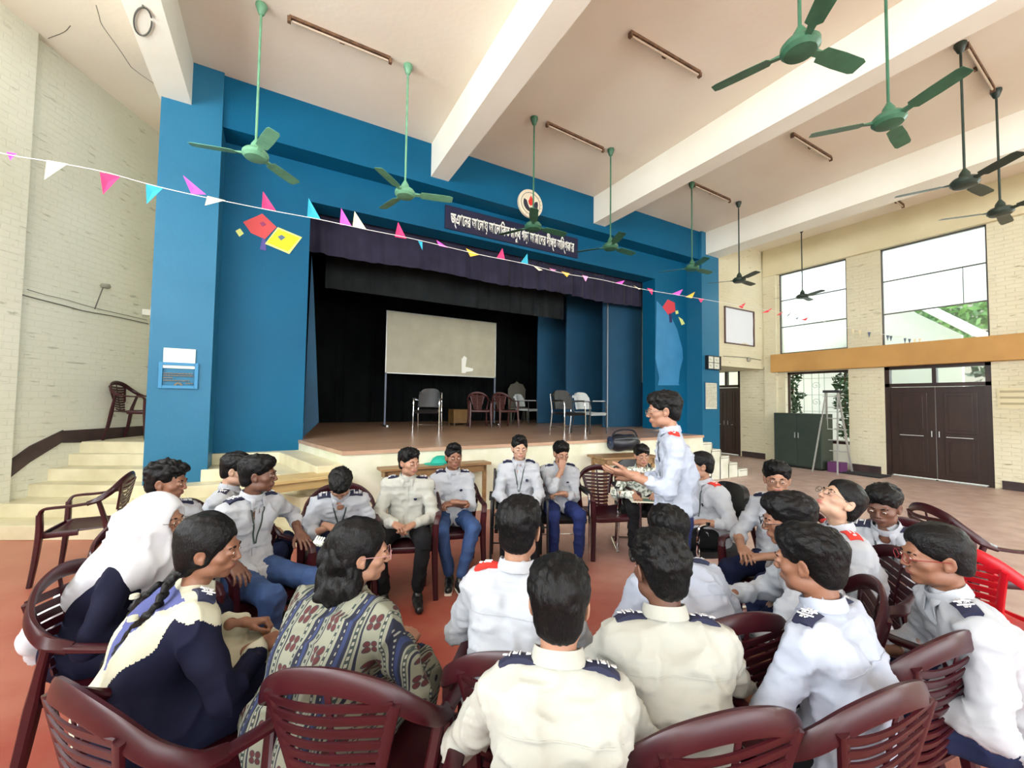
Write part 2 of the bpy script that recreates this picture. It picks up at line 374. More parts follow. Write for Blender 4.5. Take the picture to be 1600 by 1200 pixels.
# stage interior
m = MB(); m.box((.3, 12.5, SH), (9.1, 12.6, ZC)); struct(m.build('wall_stage_back', black_cloth))
m = MB(); m.box((.2, YR+.42, SH), (.36, 12.6, ZC)); struct(m.build('wall_stage_left', black_cloth))
m = MB(); m.box((9.0, YR+.42, SH), (9.12, 9.2, 2.2)); struct(m.build('wall_stage_right_low', mat('brown_panel', (92, 58, 46), .6)))
m = MB(); m.box((9.0, YR+.42, 2.2), (9.12, 9.2, ZC)); m.box((9.0, 9.2, SH), (9.12, 12.6, ZC)); struct(m.build('wall_stage_right', brick_r))

# ------------------------------------------------------------------ window wall
WIN = [(4.92, 6.56, 3.08, 5.4), (2.5, 4.23, 3.03, 5.4), (-2.75, -.65, 3.03, 5.4), (-5.85, -3.75, 3.03, 5.4), (-8.95, -6.85, 3.03, 5.4)]
LOW = (4.92, 6.42, 0.0, 2.54); DOR = (2.5, 4.21, 0, 2.55)
FAR = (7.75, 8.75, 0, 2.72)
m = MB(); wall_holes(m, 'X', XR, XR+.22, -11.3, 12.6, -.01, ZC, WIN+[LOW, DOR, FAR]); struct(m.build('wall_right', brick_r))
m = MB(); m.box((XR-.06, 6.95, 2.72), (XR, 12.6, ZC)); struct(m.build('wall_right_upper', brick_r))
# upper room wall standing over the passage beside the stage
m = MB(); m.box((10.37, YW+.05, 2.66), (XR, YW+.25, ZC)); m.box((10.37, YW+.25, 2.66), (XR, 12.6, 2.76)); struct(m.build('wall_passage_upper', brick_r))
m = MB(); m.box((10.37, 12.5, 0), (XR, 12.6, 2.7)); m.box((9.2, YR+.42, 0), (9.3, 12.6, 2.7)); struct(m.build('wall_passage_back', brick_r))
m = MB(); m.box((XR-.09, 6.62, 0), (XR, 6.95, ZC)); struct(m.build('wall_right_pilaster', brick_r))
struct(MB().box((XR-.2, -.6, 2.55), (XR+.02, 6.72, 3.06)).build('trim_8', mat('ochre_band', (196, 150, 84), .6, rgb2=(180, 134, 72), scale=1.5, detail=6), bevel=.01))
m = MB()
for a, b_ in ((-11.3, 2.4), (4.3, 4.9), (6.42, 7.7)): m.box((XR-.02, a, 0), (XR, b_, .17))
struct(m.build('baseboard_right', dark_skirt))
glass = mat('frosted_window_glass', (240, 248, 243), .42, trans=.92, spec=.4)
clear = mat('clear_glass', (240, 248, 245), .03, trans=.97, spec=.4)
frm = mat('window_frame_grey', (88, 84, 78), .5)
frw = mat('window_reveal_white', (226, 220, 200), .6)
for n, (y0, y1, z0, z1) in enumerate(WIN):
    r = empty('window_%d' % (n+1), (XR+.06, (y0+y1)/2, z0)); r['kind'] = 'structure'; w = (y1-y0)/2; h = z1-z0
    f = MB()
    f.box((-.03, -w, 0), (.03, -w+.03, h)); f.box((-.03, w-.03, 0), (.03, w, h)); f.box((-.03, -w, 0), (.03, w, .03)); f.box((-.03, -w, h-.03), (.03, w, h))
    for k in (1, 2): f.box((-.025, -w, h*k/3-.012), (.025, w, h*k/3+.012))
    if n in (1, 2): f.box((-.012, -w+.36, h*1/3), (.012, -w+.372, h*2/3))
    f.build('window_frame', frm, r)
    for k in range(3):
        MB().box((-.004, -w+.03, h*k/3+.012), (.004, w-.03, h*(k+1)/3-.012)).build('window_pane', clear if (n == 1 and k == 0) or n > 1 else glass, r)
# lower window with its grille
r = empty('window_6', (XR+.16, 5.67, 0)); r['kind'] = 'structure'
f = MB(); f.box((-.04, -.75, .62), (.04, .75, .7)); f.box((-.03, -.75, .7), (.03, -.7, 2.54)); f.box((-.03, .7, .7), (.03, .75, 2.54)); f.box((-.03, -.75, 2.48), (.03, .75, 2.54)); f.build('window_frame', wood_dark, r)
g = MB(); 
for y in (-.15, .15, .35, -.02): g.rod((0, y, .7), (0, y, 2.5), .008, seg=6)
for z in (1.0, 1.45, 1.9, 2.35): g.rod((0, -.7, z), (0, .7, z), .006, seg=6)
for z in (1.25, 1.7, 2.15):
    t = np.linspace(0, 10, 40); g.tube([(0, .06+.011*a*math.cos(a), z+.011*a*math.sin(a)) for a in t], .006, seg=5)
g.build('window_grille', mat('grille_pale_green', (150, 168, 150), .5), r)
MB().box((-.1, -.75, 0), (.05, .75, .62)).build('wall_under_window', white_paint, r)
# double door with transom
def louvre_door(name, x, y0, y1, zt, zh):
    r = empty(name, (x, (y0+y1)/2, 0), R_(0)); r['kind'] = 'structure'; w = (y1-y0)/2
    f = MB(); f.box((-.07, -w, 0), (.07, -w+.09, zh)); f.box((-.07, w-.09, 0), (.07, w, zh)); f.box((-.07, -w, zh-.07), (.07, w, zh)); f.box((-.07, -w, zt), (.07, w, zt+.08)); f.box((-.06, -.035, zt), (.06, .035, zh))
    f.build('door_frame', wood_dark, r)
    for s in (-1, 1):
        a, b2 = (-w+.09, -.004) if s < 0 else (.004, w-.09)
        d = MB(); d.box((-.02, a, .03), (.02, b2, zt-.01))
        for (z0, z1) in ((.14, .92), (1.04, zt-.14)):
            d.box((-.035, a+.13, z0), (-.02, b2-.13, z1)); d.box((-.045, a+.2, z0+.07), (-.035, b2-.2, z1-.07))
        lf = d.build('door_leaf', wood_dark, r, bevel=.006)
        MB().box((-.052, a+.2, .955), (-.03, b2-.16, .967)).build('rail_strip', mat('bright_strip', (226, 228, 226), .3, .3), lf); MB().box((-.05, a+.02, .0), (-.02, b2-.02, .022)).build('sill_strip', mat('bright_strip', (226, 228, 226), .3, .3), lf)  # bright strips stand for panel glints and the light gap under the door
        MB().rod((-.07, -.06*1 if s < 0 else .06, .95), (-.07, -.06 if s < 0 else .06, 1.08), .01).build('door_handle', mat('steel', (190, 190, 190), .3, 1.), lf)
        MB().box((-.005, a, zt+.08), (.005, b2, zh-.07)).build('transom_pane', clear, r)
    return r
louvre_door('door_1', XR+.1, 2.5, 4.21, 2.07, 2.55)
louvre_door('door_2', XR+.1, 7.75, 8.75, 2.15, 2.72)
# outside: ground, garden wall, canopy, building, trees
struct(MB().box((XR+.26, -12, -.25), (45, 30, -.02)).build('ground_outside', mat('courtyard_concrete', (200, 198, 186), .8, rgb2=(180, 178, 164))))
struct(MB().box((-25, -30, -.3), (XR, -12, -.05)).build('ground_yard', mat('courtyard_concrete', (200, 198, 186), .8)))
# ------------------------------------------------------------------ things of the hall
green = mat('fan_green_enamel', (62, 112, 84), .4, rgb2=(50, 94, 70), scale=8); green_lit = mat('fan_pale_green_enamel', (112, 168, 134), .4, rgb2=(96, 148, 116), scale=8)
green_backlit = mat('fan_dark_green_enamel', (44, 60, 50), .4, rgb2=(34, 48, 42), scale=8)  # one fan enamel, light put into the colour: pale copy lit, dark copy backlit
def make_fan(m, ang):
    r = empty('ceiling_fan')
    can = MB(); can.lathe([(.004, 0), (.06, -.005), (.062, -.03), (.03, -.12), (.016, -.13)], seg=16); can.build('canopy', m, r, True)
    MB().rod((0, 0, -.1), (0, 0, -1.72), .0135, seg=10).build('down_rod', m, r, True)
    mo = MB(); mo.lathe([(.016, -1.62), (.05, -1.68), (.055, -1.72), (.04, -1.735), (.11, -1.745), (.135, -1.775), (.135, -1.81), (.11, -1.84), (.05, -1.85), (.004, -1.852)], seg=24); mo.build('motor_housing', m, r, True)
    for k in range(3):
        a = ang+k*2*math.pi/3; M = Matrix.Rotation(a, 4, 'Z')
        b = MB()
        V = []
        for (y, w, th) in ((.11, .04, .03), (.2, .055, .008), (.22, .12, .005), (.4, .135, .004), (.6, .13, .004), (.64, .10, .004)):
            tl = .10
            V.append([tuple(M @ Vector((x*w/2, y, -1.795+x*w/2*tl*2+z*th))) for x, z in ((-1, -.5), (1, -.5), (1, .5), (-1, .5))])
        b.loft(V); b.build('fan_blade', m, r, True)
    return r
fans = [(398, 0), (638, 1), (834, 2), (953, 3), (1075, 4), (1148, 5), (1240, 6)]
FX = [-.31, 1.41, 3.46, 5.1, 7.33, 8.95, 11.66]
rowl = ['pale green ceiling fan hanging in front of the left blue pillar', 'pale green ceiling fan nearest the middle of the first bay, above the curtain\'s left end',
        'green ceiling fan whose hub covers part of the lettered banner', 'green ceiling fan just right of the lettered banner', 'dark green ceiling fan in front of the right blue pillar',
        'small green ceiling fan in front of the cream wall with the white poster', 'small grey green ceiling fan seen against the left tall window']
angs = [1.35, 2.36, 2.6, 2.7, .55, 2.7, 2.75]
fg = make_fan(green, 0)
for i, x in enumerate(FX):
    if i < 4: f = make_fan(green_lit if i < 2 else green, angs[i]) 
    else: f = make_fan(green_backlit if i != 4 else green, angs[i])
    f.location = (x, 5.5, ZC); tag(f, rowl[i], 'fan', 'green ceiling fans on long rods')
for ch in kids(fg): bpy.data.objects.remove(ch)
bpy.data.objects.remove(fg)
for x, a, l in ((3.46, .3, 'large green ceiling fan cut off by the top edge, nearest the camera'), (5.1, 2.75, 'green ceiling fan below the third beam, right of the nearest fan'),
                (7.34, .42, 'dark ceiling fan with broad blade raised, left of the two at the right edge'), (8.87, .6, 'dark ceiling fan at the right edge, above the tall window')):
    f = make_fan(green if x < 6 else green_backlit, a); f.location = (x, 1.62, ZC); tag(f, l, 'fan', 'green ceiling fans on long rods')
# tube light fixtures
rust = mat('rusty_fixture', (120, 88, 60), .6, rgb2=(70, 48, 34), scale=14); tube_w = mat('dead_tube_glass', (186, 168, 146), .3)
for (a, b, lab) in (((452, 28), (610, 93), 'unlit tube light on the ceiling between the two leftmost fans'), ((855, 193), (942, 233), 'unlit tube light above the round emblem'),
                    ((985, 52), (1093, 115), 'unlit tube light at the top, left of the nearest fan'), ((1238, 210), (1298, 247), 'short unlit tube light below the third beam'),
                    ((1085, 288), (1140, 313), 'unlit tube light between the fans before the right pillar'), ((1510, 70), (1551, 138), 'unlit tube light joining the tops of the two rightmost fans'),
                    ((1397, 310), (1411, 321), 'tiny unlit tube light beyond the rightmost beam')):
    A = at(*a, Z=ZC-.03); B = at(*b, Z=ZC-.03)
    r = empty('tube_light', ((A[0]+B[0])/2, (A[1]+B[1])/2, ZC), 0, lab, 'lamp', 'unlit ceiling tube lights')
    r.rotation_euler[2] = math.atan2(B[1]-A[1], B[0]-A[0]); Ln = min(np.linalg.norm(B-A), 1.4)/2
    MB().box((-Ln, -.022, -.035), (Ln, .022, 0)).build('batten', rust, r)
    MB().rod((-Ln+.03, -.0, -.06), (Ln-.03, 0, -.06), .014).build('tube', tube_w, r, True)
    for s in (-1, 1): MB().box((s*Ln-.02, -.025, -.085), (s*Ln+.02, .025, -.02)).build('lamp_holder', rust, r, bevel=.004)
    MB().box((-.03, .03, -.04), (.03, .06, 0)).build('starter', rust, r)

# ---- banner and emblem on the header
navy = mat('banner_navy', (20, 19, 56), .7, rgb2=(16, 16, 46), scale=3)
offw = mat('lettering_white', (236, 234, 222), .6)
A = at(696, 318, Y=YW); B = at(903, 375, Y=YW); C = at(696, 357, Y=YW); D = at(903, 402, Y=YW)
hy = YR-.03
k = (hy)/YW
A, B, C, D = [at(*q, Y=hy) for q in ((696, 318), (903, 374), (696, 357), (903, 403))]
x0, x1 = A[0], B[0]; z1 = (A[2]+B[2])/2; z0 = (C[2]+D[2])/2
bn = empty('name_banner', ((x0+x1)/2, YR, z0), 0, 'long navy banner with white Bengali lettering above the stage curtain', 'banner')
bw = (x1-x0)/2; bh = z1-z0
MB().box((-bw, -.03, 0), (bw, -.002, bh)).build('banner_cloth', navy, bn, bevel=.004)
XM = lambda x, z, y: Matrix.Translation((x, y, z)) @ Matrix.Rotation(R_(90), 4, 'X')
tx = text_mesh('lettering', 'জ্ঞােনর আেলায় আেলািকত মানুষ গড়া আমােদর দীপ্ত অিঙ্গকার', .25, offw, bn, XM(0, bh*.46, -.034), .004, weight=.004)
wd = max(v.co.x for v in tx.data.vertices)-min(v.co.x for v in tx.data.vertices); sc = bw*1.86/wd
zc = bh*.46
for v in tx.data.vertices: v.co.x *= sc; v.co.z = zc+(v.co.z-zc)*1.22
E_ = at(828, 319, Y=YW+.04); er = .285
em = empty('round_emblem', (E_[0], YW+.06, E_[2]), 0, 'round cream emblem with dark laurel and red flame above the banner', 'emblem')
def disc(m, r0, r1, y0, y1, seg=48, sx=1.):
    lo = [(sx*r1*math.cos(2*math.pi*i/seg), y0, r1*math.sin(2*math.pi*i/seg)) for i in range(seg)]
    hi = [(sx*r1*math.cos(2*math.pi*i/seg), y1, r1*math.sin(2*math.pi*i/seg)) for i in range(seg)]
    if r0 == 0: return m.loft([lo, hi])
    lo2 = [(sx*r0*math.cos(2*math.pi*i/seg), y0, r0*math.sin(2*math.pi*i/seg)) for i in range(seg)]
    hi2 = [(sx*r0*math.cos(2*math.pi*i/seg), y1, r0*math.sin(2*math.pi*i/seg)) for i in range(seg)]
    return m.loft([lo, hi, hi2, lo2], closed=True)
def flatpoly(m, pts, y0, y1):
    n = len(pts); return m.add([(x, y0, z) for x, z in pts]+[(x, y1, z) for x, z in pts], [list(range(n))[::-1], list(range(n, 2*n))]+[(i, (i+1) % n, n+(i+1) % n, n+i) for i in range(n)])
cream = mat('emblem_cream', (222, 212, 186), .5); edk = mat('emblem_dark', (44, 42, 58), .5); red = mat('emblem_red', (206, 46, 34), .5)
disc(MB(), 0, er, -.05, -.001).build('emblem_disc', cream, em)
disc(MB(), er*.76, er*.79, -.054, -.049).build('emblem_ring', edk, em)
m = MB()
for s in (-1, 1):
    pts = [(s*er*.6*math.sin(t), -er*.0-er*.6*math.cos(t)) for t in np.linspace(.12, 2.0, 16)]+[(s*er*.34, .05), (s*er*.27, -.01), (s*er*.16, -er*.26), (s*er*.06, -er*.34)]
    flatpoly(m, pts if s > 0 else pts[::-1], -.056, -.05)
for k in range(10):
    a = -2.9+k*.3; m.bx((er*.88*math.cos(a+.9), -.052, er*.88*math.sin(a+.9)), (.012, .006, .012))
m.build('emblem_laurel', edk, em)
flatpoly(MB(), [(0, .16), (.045, .1), (.06, .04), (.04, -.02), (0, -.045), (-.04, -.02), (-.06, .04), (-.03, .09), (-.02, .12)], -.058, -.052).build('emblem_flame', red, em)
flatpoly(MB(), [(-.035, -.14), (-.012, -.05), (.012, -.05), (.035, -.14), (.018, -.14), (0, -.08), (-.018, -.14)], -.06, -.052).build('emblem_pen', cream, em)

# ---- curtains
def curtain(name, m, x0, x1, ztop, zbot, y, amp, n, label, cat='curtain', seed=1, groups=((0, 1),), droop=.0):
    rnd = random.Random(seed); ph = [rnd.uniform(0, 6.28) for _ in range(6)]
    def f(u, v):
        x = x0+(x1-x0)*u; g = sum(math.sin(u*n*(1+.37*i)+ph[i])*(.5/(i+1)) for i in range(4)); dense = .35+.65*(.5+.5*math.sin(u*7+ph[5]))
        return (x, y+amp*g*(.3+.7*v)*dense, ztop+(zbot-ztop)*v+droop*v*math.sin(u*17+ph[4])*.5)
    return tag(MB().surf(f, 420, 8, .004).build(name, m, None, True), label, cat)
purple = mat('valance_purple', (46, 43, 62), .8, rgb2=(36, 33, 50), scale=3, spec=.15, sheen=.1)
vz1 = at(490, 392, Y=7.75)[2]; vz2 = at(1003, 474, Y=7.75)[2]; vz = (vz1+vz2)/2
curtain('stage_valance', purple, OX0+.01, OX1+.1, 5.2, vz, 7.95, .075, 150, 'gathered dark purple valance across the top of the stage opening', droop=.05)
v2 = at(497, 448, Y=8.9)[2]
curtain('border_curtain', mat('border_black', (28, 30, 31), .9, rgb2=(36, 39, 40), spec=.1), .75, 6.6, 6.19, v2, 8.9, .03, 120, 'short charcoal border curtain hanging behind the purple valance', seed=4)
curtain('back_curtain', black_cloth, .7, 9.0, 5.6, SH+.01, 12.35, .06, 160, 'black curtain across the back of the stage', seed=5)
dblue = mat('flat_blue', (16, 74, 104), .7, rgb2=(12, 62, 90), scale=1.2)
P = [at(840, 662, Z=SH), at(886, 664, Z=SH), at(943, 667, Z=SH), at(1003, 669, Z=SH)]
for i, (xa, xb, yy, l) in enumerate(((840, 887, 10.6, 'deep blue stage flat furthest back, beside the black curtain'), (885, 944, 9.5, 'deep blue stage flat in the middle of the three'), (943, 1003, 8.35, 'deep blue stage flat nearest the front at the right side of the stage'))):
    a = at(xa, 600, Y=yy)[0]; b_ = at(xb, 600, Y=yy)[0]
    MBf = MB(); MBf.box((a, yy, SH), (b_, yy+.06, 5.0)); tag(MBf.build('stage_flat', dblue, bevel=.01), l, 'stage panel', 'tall blue panels at the side of the stage')
xx = at(943, 600, Y=8.4)[0]
tag(MB().rod((xx, 8.25, SH), (xx, 8.25, OZ), .02).build('curtain_pole', mat('dull_steel', (120, 124, 128), .4, .8), None, True), 'thin grey pole standing before the joint of two blue stage panels', 'pole')

# ---- whiteboard on legs
Yb = 10.4
a, b_, c, d = [at(*q, Y=Yb) for q in ((605, 486), (774, 506), (603, 581), (773, 590))]
bx0, bx1 = (a[0]+c[0])/2, (b_[0]+d[0])/2; bz1 = (a[2]+b_[2])/2; bz0 = (c[2]+d[2])/2
wb = empty('whiteboard', ((bx0+bx1)/2, Yb, SH), 0, 'large cream board on two thin legs at the back of the stage', 'board'); hw = (bx1-bx0)/2
alu = mat('aluminium', (150, 150, 146), .35, .9)
MB().box((-hw, -.012, bz0-SH), (hw, .012, bz1-SH)).build('board_panel', mat('board_cream', (166, 161, 136), .4, rgb2=(154, 149, 126), scale=2), wb)
f = MB(); 
for q in ((-hw-.02, -hw), (hw, hw+.02)): f.box((q[0], -.02, bz0-SH-.02), (q[1], .02, bz1-SH+.02))
f.box((-hw, -.02, bz1-SH), (hw, .02, bz1-SH+.02)); f.box((-hw, -.02, bz0-SH-.02), (hw, .02, bz0-SH)); f.build('board_frame', alu, wb)
for s in (-1, 1):
    l = MB(); l.box((s*hw-.02, -.02, 0), (s*hw+.02, .02, bz0-SH)); l.build('leg', mat('board_leg_grey', (84, 92, 108), .4, .3), wb); MB().box((s*hw-.025, -.3, 0.0), (s*hw+.025, .3, .04)).build('foot', alu, wb)
px = lambda x, y: (at(x, y, Y=Yb)[0]-(bx0+bx1)/2, at(x, y, Y=Yb)[2]-SH)
flatpoly(MB(), [px(721, 583), px(721, 561), px(725, 556), px(729, 559), px(727, 573), px(739, 576), px(738, 580), px(728, 581), px(727, 583)][::-1], -.018, -.0125).build('wiped_mark', mat('bright_white', (232, 232, 222), .5), wb)

# ---- wall pieces
def plaque(name, q, Y, m, fr, label, cat, depth=.02, lines=0, border=.02, lm=None):
    P = [at(x, y, Y=Y) for x, y in q]; x0, x1 = P[0][0], P[1][0]; z1 = (P[0][2]+P[1][2])/2; z0 = P[2][2]
    r = empty(name, ((x0+x1)/2, Y, z0), 0, label, cat); w = (x1-x0)/2; h = z1-z0
    f = MB(); f.box((-w-border, -depth, -border), (-w, 0, h+border)); f.box((w, -depth, -border), (w+border, 0, h+border)); f.box((-w, -depth, -border), (w, 0, 0)); f.box((-w, -depth, h), (w, 0, h+border)); f.build('frame', fr, r, bevel=.003)
    MB().box((-w, -depth*.6, 0), (w, -.001, h)).build('panel', m, r)
    return r, w, h
blk = mat('black_plastic', (22, 22, 24), .4); cream_p = mat('plaque_marble', (226, 224, 204), .35, rgb2=(208, 206, 184), scale=9)
ink = mat('ink_grey', (96, 96, 84), .6)
r, w, h = plaque('foundation_plaque', [(255, 571), (305, 572), (255, 602)], YW, cream_p, mat('blue_plaque_rim', (36, 120, 164), .5), 'small marble plaque with engraved lines on the left blue pillar', 'plaque', .03, border=.04)
m = MB()
for z, a, b_ in ((.60, -.95, .95), (.50, -.95, .95), (.38, -.95, -.3), (.25, -.95, .75), (.12, .45, .9)):
    x = a
    rnd = random.Random(int(z*100))
    while x < b_-.05: L_ = rnd.uniform(.06, .2); m.box((x*w, -.021, z*h-.008), (min(x+L_, b_)*w, -.018, z*h+.008)); x += L_+.03
m.build('engraved_lines', ink, r); disc(MB(), .02, .045, -.022, -.018, 24).build('engraved_crest', ink, r)
kids(r)[-1].location = (0, 0, h*.86)
r, w, h = plaque('notice_sheet', [(1101, 598), (1119, 599), (1101, 639)], YW, cream_p, mat('blue_notice_rim', (30, 90, 124), .5), 'tall notice sheet with rows of small text on the right blue pillar', 'notice', .03, border=.02)
m = MB()
rnd = random.Random(7)
for k in range(16):
    x = -.9
    while x < .8: L_ = rnd.uniform(.1, .35); m.box((x*w, -.021, h*(.95-k*.058)-.006), (min(x+L_, .9)*w, -.018, h*(.95-k*.058)+.006)); x += L_+.06
m.build('text_rows', ink, r)
r, w, h = plaque('four_panel_box', [(1102, 556), (1121, 557), (1102, 575)], YW-.1, mat('dial_cream', (214, 216, 200), .4), blk, 'black box with four pale dials on the right blue pillar above the notice', 'clock', .1, border=.02)
r.location.y = YW
r.location.x *= YW/(YW-.1)
m = MB(); m.box((-w, -.075, h/2-.006), (w, -.06, h/2+.006)); m.box((-.006, -.075, 0), (.006, -.06, h)); m.build('divider', blk, r)
for i, (sx_, sz_) in enumerate(((-1, 1), (1, 1), (-1, -1), (1, -1))):
    MB().rod((sx_*w*.5-.04, -.066, h*(.5+.25*sz_)+.01), (sx_*w*.5+.03, -.066, h*(.5+.25*sz_)-.015), .006).build('dial_hand', ink, r)
# poster of crumpled cloth
P = [at(x, y, Y=YW+.03) for x, y in ((1132, 478), (1178, 487), (1133, 536))]
r = empty('cloth_poster', ((P[0][0]+P[1][0])/2, YW+.05, P[2][2]), 0, 'white crumpled cloth sheet in a thin dark frame on the cream upper wall', 'poster'); w = (P[1][0]-P[0][0])/2; h = (P[0][2]+P[1][2])/2-P[2][2]
m = MB(); m.box((-w, -.04, 0), (-w+.03, 0, h)); m.box((w-.03, -.04, 0), (w, 0, h)); m.box((-w, -.04, 0), (w, 0, .03)); m.box((-w, -.04, h-.03), (w, 0, h)); m.build('poster_frame', mat('poster_frame_brown', (86, 60, 54), .5), r)
rnd = np.random.RandomState(3); CR = [(rnd.uniform(-1, 1), rnd.uniform(-1, 1), rnd.uniform(2, 9)) for _ in range(8)]
def crump(u, v):
    return (-w+.03+(2*w-.06)*u, -.02+.006*sum(abs(math.sin(a*7*u+b*7*v+c)) for a, b, c in CR)/2, .03+(h-.06)*v)
MB().surf(crump, 40, 40, .002).build('cloth_sheet', mat('white_cloth', (222, 226, 232), .7), r, True)

# kites and painted shapes on the wall (thin cut paper glued to the paint)
def shape(parent, name, pts, Y, m, t=.006):
    P = [at(x, y, Y=Y) for x, y in pts]; loc = parent.location
    return flatpoly(MB(), [(p[0]-loc[0], p[2]-loc[2]) for p in P], Y-t-loc[1], Y-loc[1]).build(name, m, parent)
k = empty('paper_kite', at(405, 365, Y=YR), 0, 'red paper kite with purple tail, upper left of the yellow one', 'kite', 'paper kites on the blue wall')
shape(k, 'kite_sail', [(380, 347), (410, 334), (432, 355), (414, 374), (392, 364)][::-1], YR, mat('kite_red', (196, 70, 72), .7))
shape(k, 'kite_spot', [(406, 349), (411, 346), (416, 351), (410, 354)][::-1], YR-.006, mat('kite_plum', (140, 52, 96), .7)); shape(k, 'kite_tail', [(410, 371), (415, 376), (416, 392), (406, 390)][::-1], YR-.006, mat('kite_violet', (78, 72, 140), .7))
k = empty('paper_kite', at(442, 375, Y=YR), 0, 'bright yellow paper kite with a pale edge and blue spot', 'kite', 'paper kites on the blue wall')
shape(k, 'kite_border', [(434, 355), (472, 371), (452, 397), (414, 381)][::-1], YR-.008, mat('kite_pale', (214, 222, 130), .7)); shape(k, 'kite_sail', [(435, 358), (468, 372), (450, 393), (417, 379)][::-1], YR-.014, mat('kite_yellow', (226, 208, 30), .7))
shape(k, 'kite_spot', [(434, 370), (440, 367), (446, 371), (439, 376)][::-1], YR-.02, mat('kite_slate', (84, 108, 128), .7))
k = empty('paper_kite', at(375, 364, Y=YR), 0, 'tiny pale yellow paper kite left of the red one', 'kite', 'paper kites on the blue wall')
shape(k, 'kite_sail', [(368, 361), (375, 357), (381, 365), (374, 370)][::-1], YR, mat('kite_pale', (214, 222, 130), .7))
k = empty('paper_kite', at(1045, 482, Y=YR), 0, 'red paper kite with a dark tail on the narrow blue wall right of the stage', 'kite', 'paper kites on the blue wall')
shape(k, 'kite_sail', [(1035, 480), (1043, 468), (1054, 473), (1055, 486), (1044, 492)][::-1], YR, mat('kite_red2', (206, 62, 74), .7)); shape(k, 'kite_tail', [(1045, 490), (1049, 490), (1050, 504), (1046, 504)][::-1], YR-.003, mat('kite_indigo', (40, 40, 90), .7))
k = empty('paper_kite', at(1066, 500, Y=YR), 0, 'small pale yellow paper kite below the right red kite', 'kite', 'paper kites on the blue wall')
shape(k, 'kite_sail', [(1060, 495), (1066, 499), (1070, 506), (1065, 508)][::-1], YR, mat('kite_pale', (214, 222, 130), .7)); shape(k, 'kite_knot', [(1055, 486), (1059, 485), (1060, 490), (1056, 491)][::-1], YR, mat('kite_pale', (214, 222, 130), .7))
mu = MB(); P = [at(x, y, Y=YR) for x, y in [(1026, 470), (1047, 492), (1058, 515), (1066, 545), (1067, 560), (1062, 580), (1060, 600), (1062, 602), (1028, 602), (1030, 590), (1024, 560)]]
flatpoly(mu, [(p[0], p[2]) for p in P][::-1], YR-.004, YR); mo = mu.build('wall_painting', mat('mural_light_blue', (50, 128, 176), .5, rgb2=(40, 116, 162), scale=2)); tag(mo, 'pale blue robed silhouette painted on the wall right of the stage', 'mural')

# wires along the left wall, small wall lamp, bracket
wm = mat('wire_dark', (86, 84, 76), .5)
def wallpts(q, off=.015): return [on_wall(x, y)-np.array([-uU[0], -uU[1], 0])*off for x, y in q]
tag(MB().tube(wallpts([(-20, 445), (20, 457), (60, 468), (100, 478), (130, 486), (180, 495), (230, 506)], .02), .007, res=30, seg=6).build('wall_cable', wm, None, True), 'thick dark cable sagging along the left wall', 'cable')
tag(MB().tube(wallpts([(40, 452), (70, 461), (100, 468), (150, 482), (228, 500)], .018), .004, res=30, seg=6).build('wall_cable', wm, None, True), 'thin wire just above the thick cable on the left wall', 'cable')
p = on_wall(152, 447); q = on_wall(147, 483)
wl = empty('wall_lamp', p, 0, 'small round unlit lamp on a thin stem on the left wall', 'lamp')
ax = np.array([uU[0], uU[1], 0])
m = MB(); m.tube([q-p+ax*.01, (q-p)*.5+ax*.05, ax*.09], .008, res=8, seg=6); m.build('stem', wm, wl)
m = MB(); m.lathe([(.004, -.03), (.05, -.025), (.062, 0), (.05, .03), (.004, .04)], c=tuple(ax*.12), seg=16); m.build('lamp_shade', mat('lamp_grey', (128, 126, 112), .5), wl, True)
p = on_wall(224, 488)
wbk = MB(); wbk.bx(tuple(ax*.06), (.12, .05, .1)); wbk.bx(tuple(ax*.13), (.02, .06, .2)); o = wbk.build('wall_bracket', mat('bracket_white', (206, 206, 192), .5), bevel=.004); o.location = tuple(p); tag(o, 'small white bracket on the left wall beside the pillar', 'bracket')
# wire on the right wall
tag(MB().tube([(10.6, YW+.03, at(1130, 556, Y=YW)[2]), (11.6, YW+.03, at(1160, 558, Y=YW)[2]), (12.4, YW+.03, at(1186, 562, Y=YW)[2])], .008, res=10, seg=6).build('wall_cable', wm, None, True), 'thin cable crossing the cream wall below the cloth poster', 'cable')
o = MB(); o.lathe([(.004, 0), (.06, .01), (.07, .05), (.03, .08), (.004, .085)]); o = o.build('junction_box', mat('box_grey', (150, 148, 130), .6), None, True); pp = at(1168, 562, Y=YW+.05); o.location = tuple(pp); o.rotation_euler = (R_(90), 0, 0); tag(o, 'small round grey junction box below the cloth poster', 'junction box')
# vent on the right wall
v0 = at(1585, 622, X=XR)
vt = empty('wall_vent', (XR, v0[1], v0[2]), 0, 'small slatted air vent in the wall right of the double door', 'vent')
MB().box((-.015, -.22, -.2), (0, .22, .2)).build('frame', mat('vent_cream', (214, 204, 166), .6), vt)
for k in range(3): MB().box((-.03, -.18, -.13+.12*k), (-.012, .18, -.09+.12*k)).build('slat', mat('vent_slot', (170, 160, 126), .6), vt)

wq = [at(487, 400, Y=7.9), at(473, 689, Y=7.9), at(498, 660, Y=7.9), at(490, 448, Y=7.9)]
wp = MB(); flatpoly(wp, [(max(q[0], OX0-.02), max(q[2], SH)) for q in wq], 7.88, 7.9); tag(wp.build('wing_curtain', dblue), 'narrow strip of blue side curtain at the left edge of the stage opening', 'curtain')
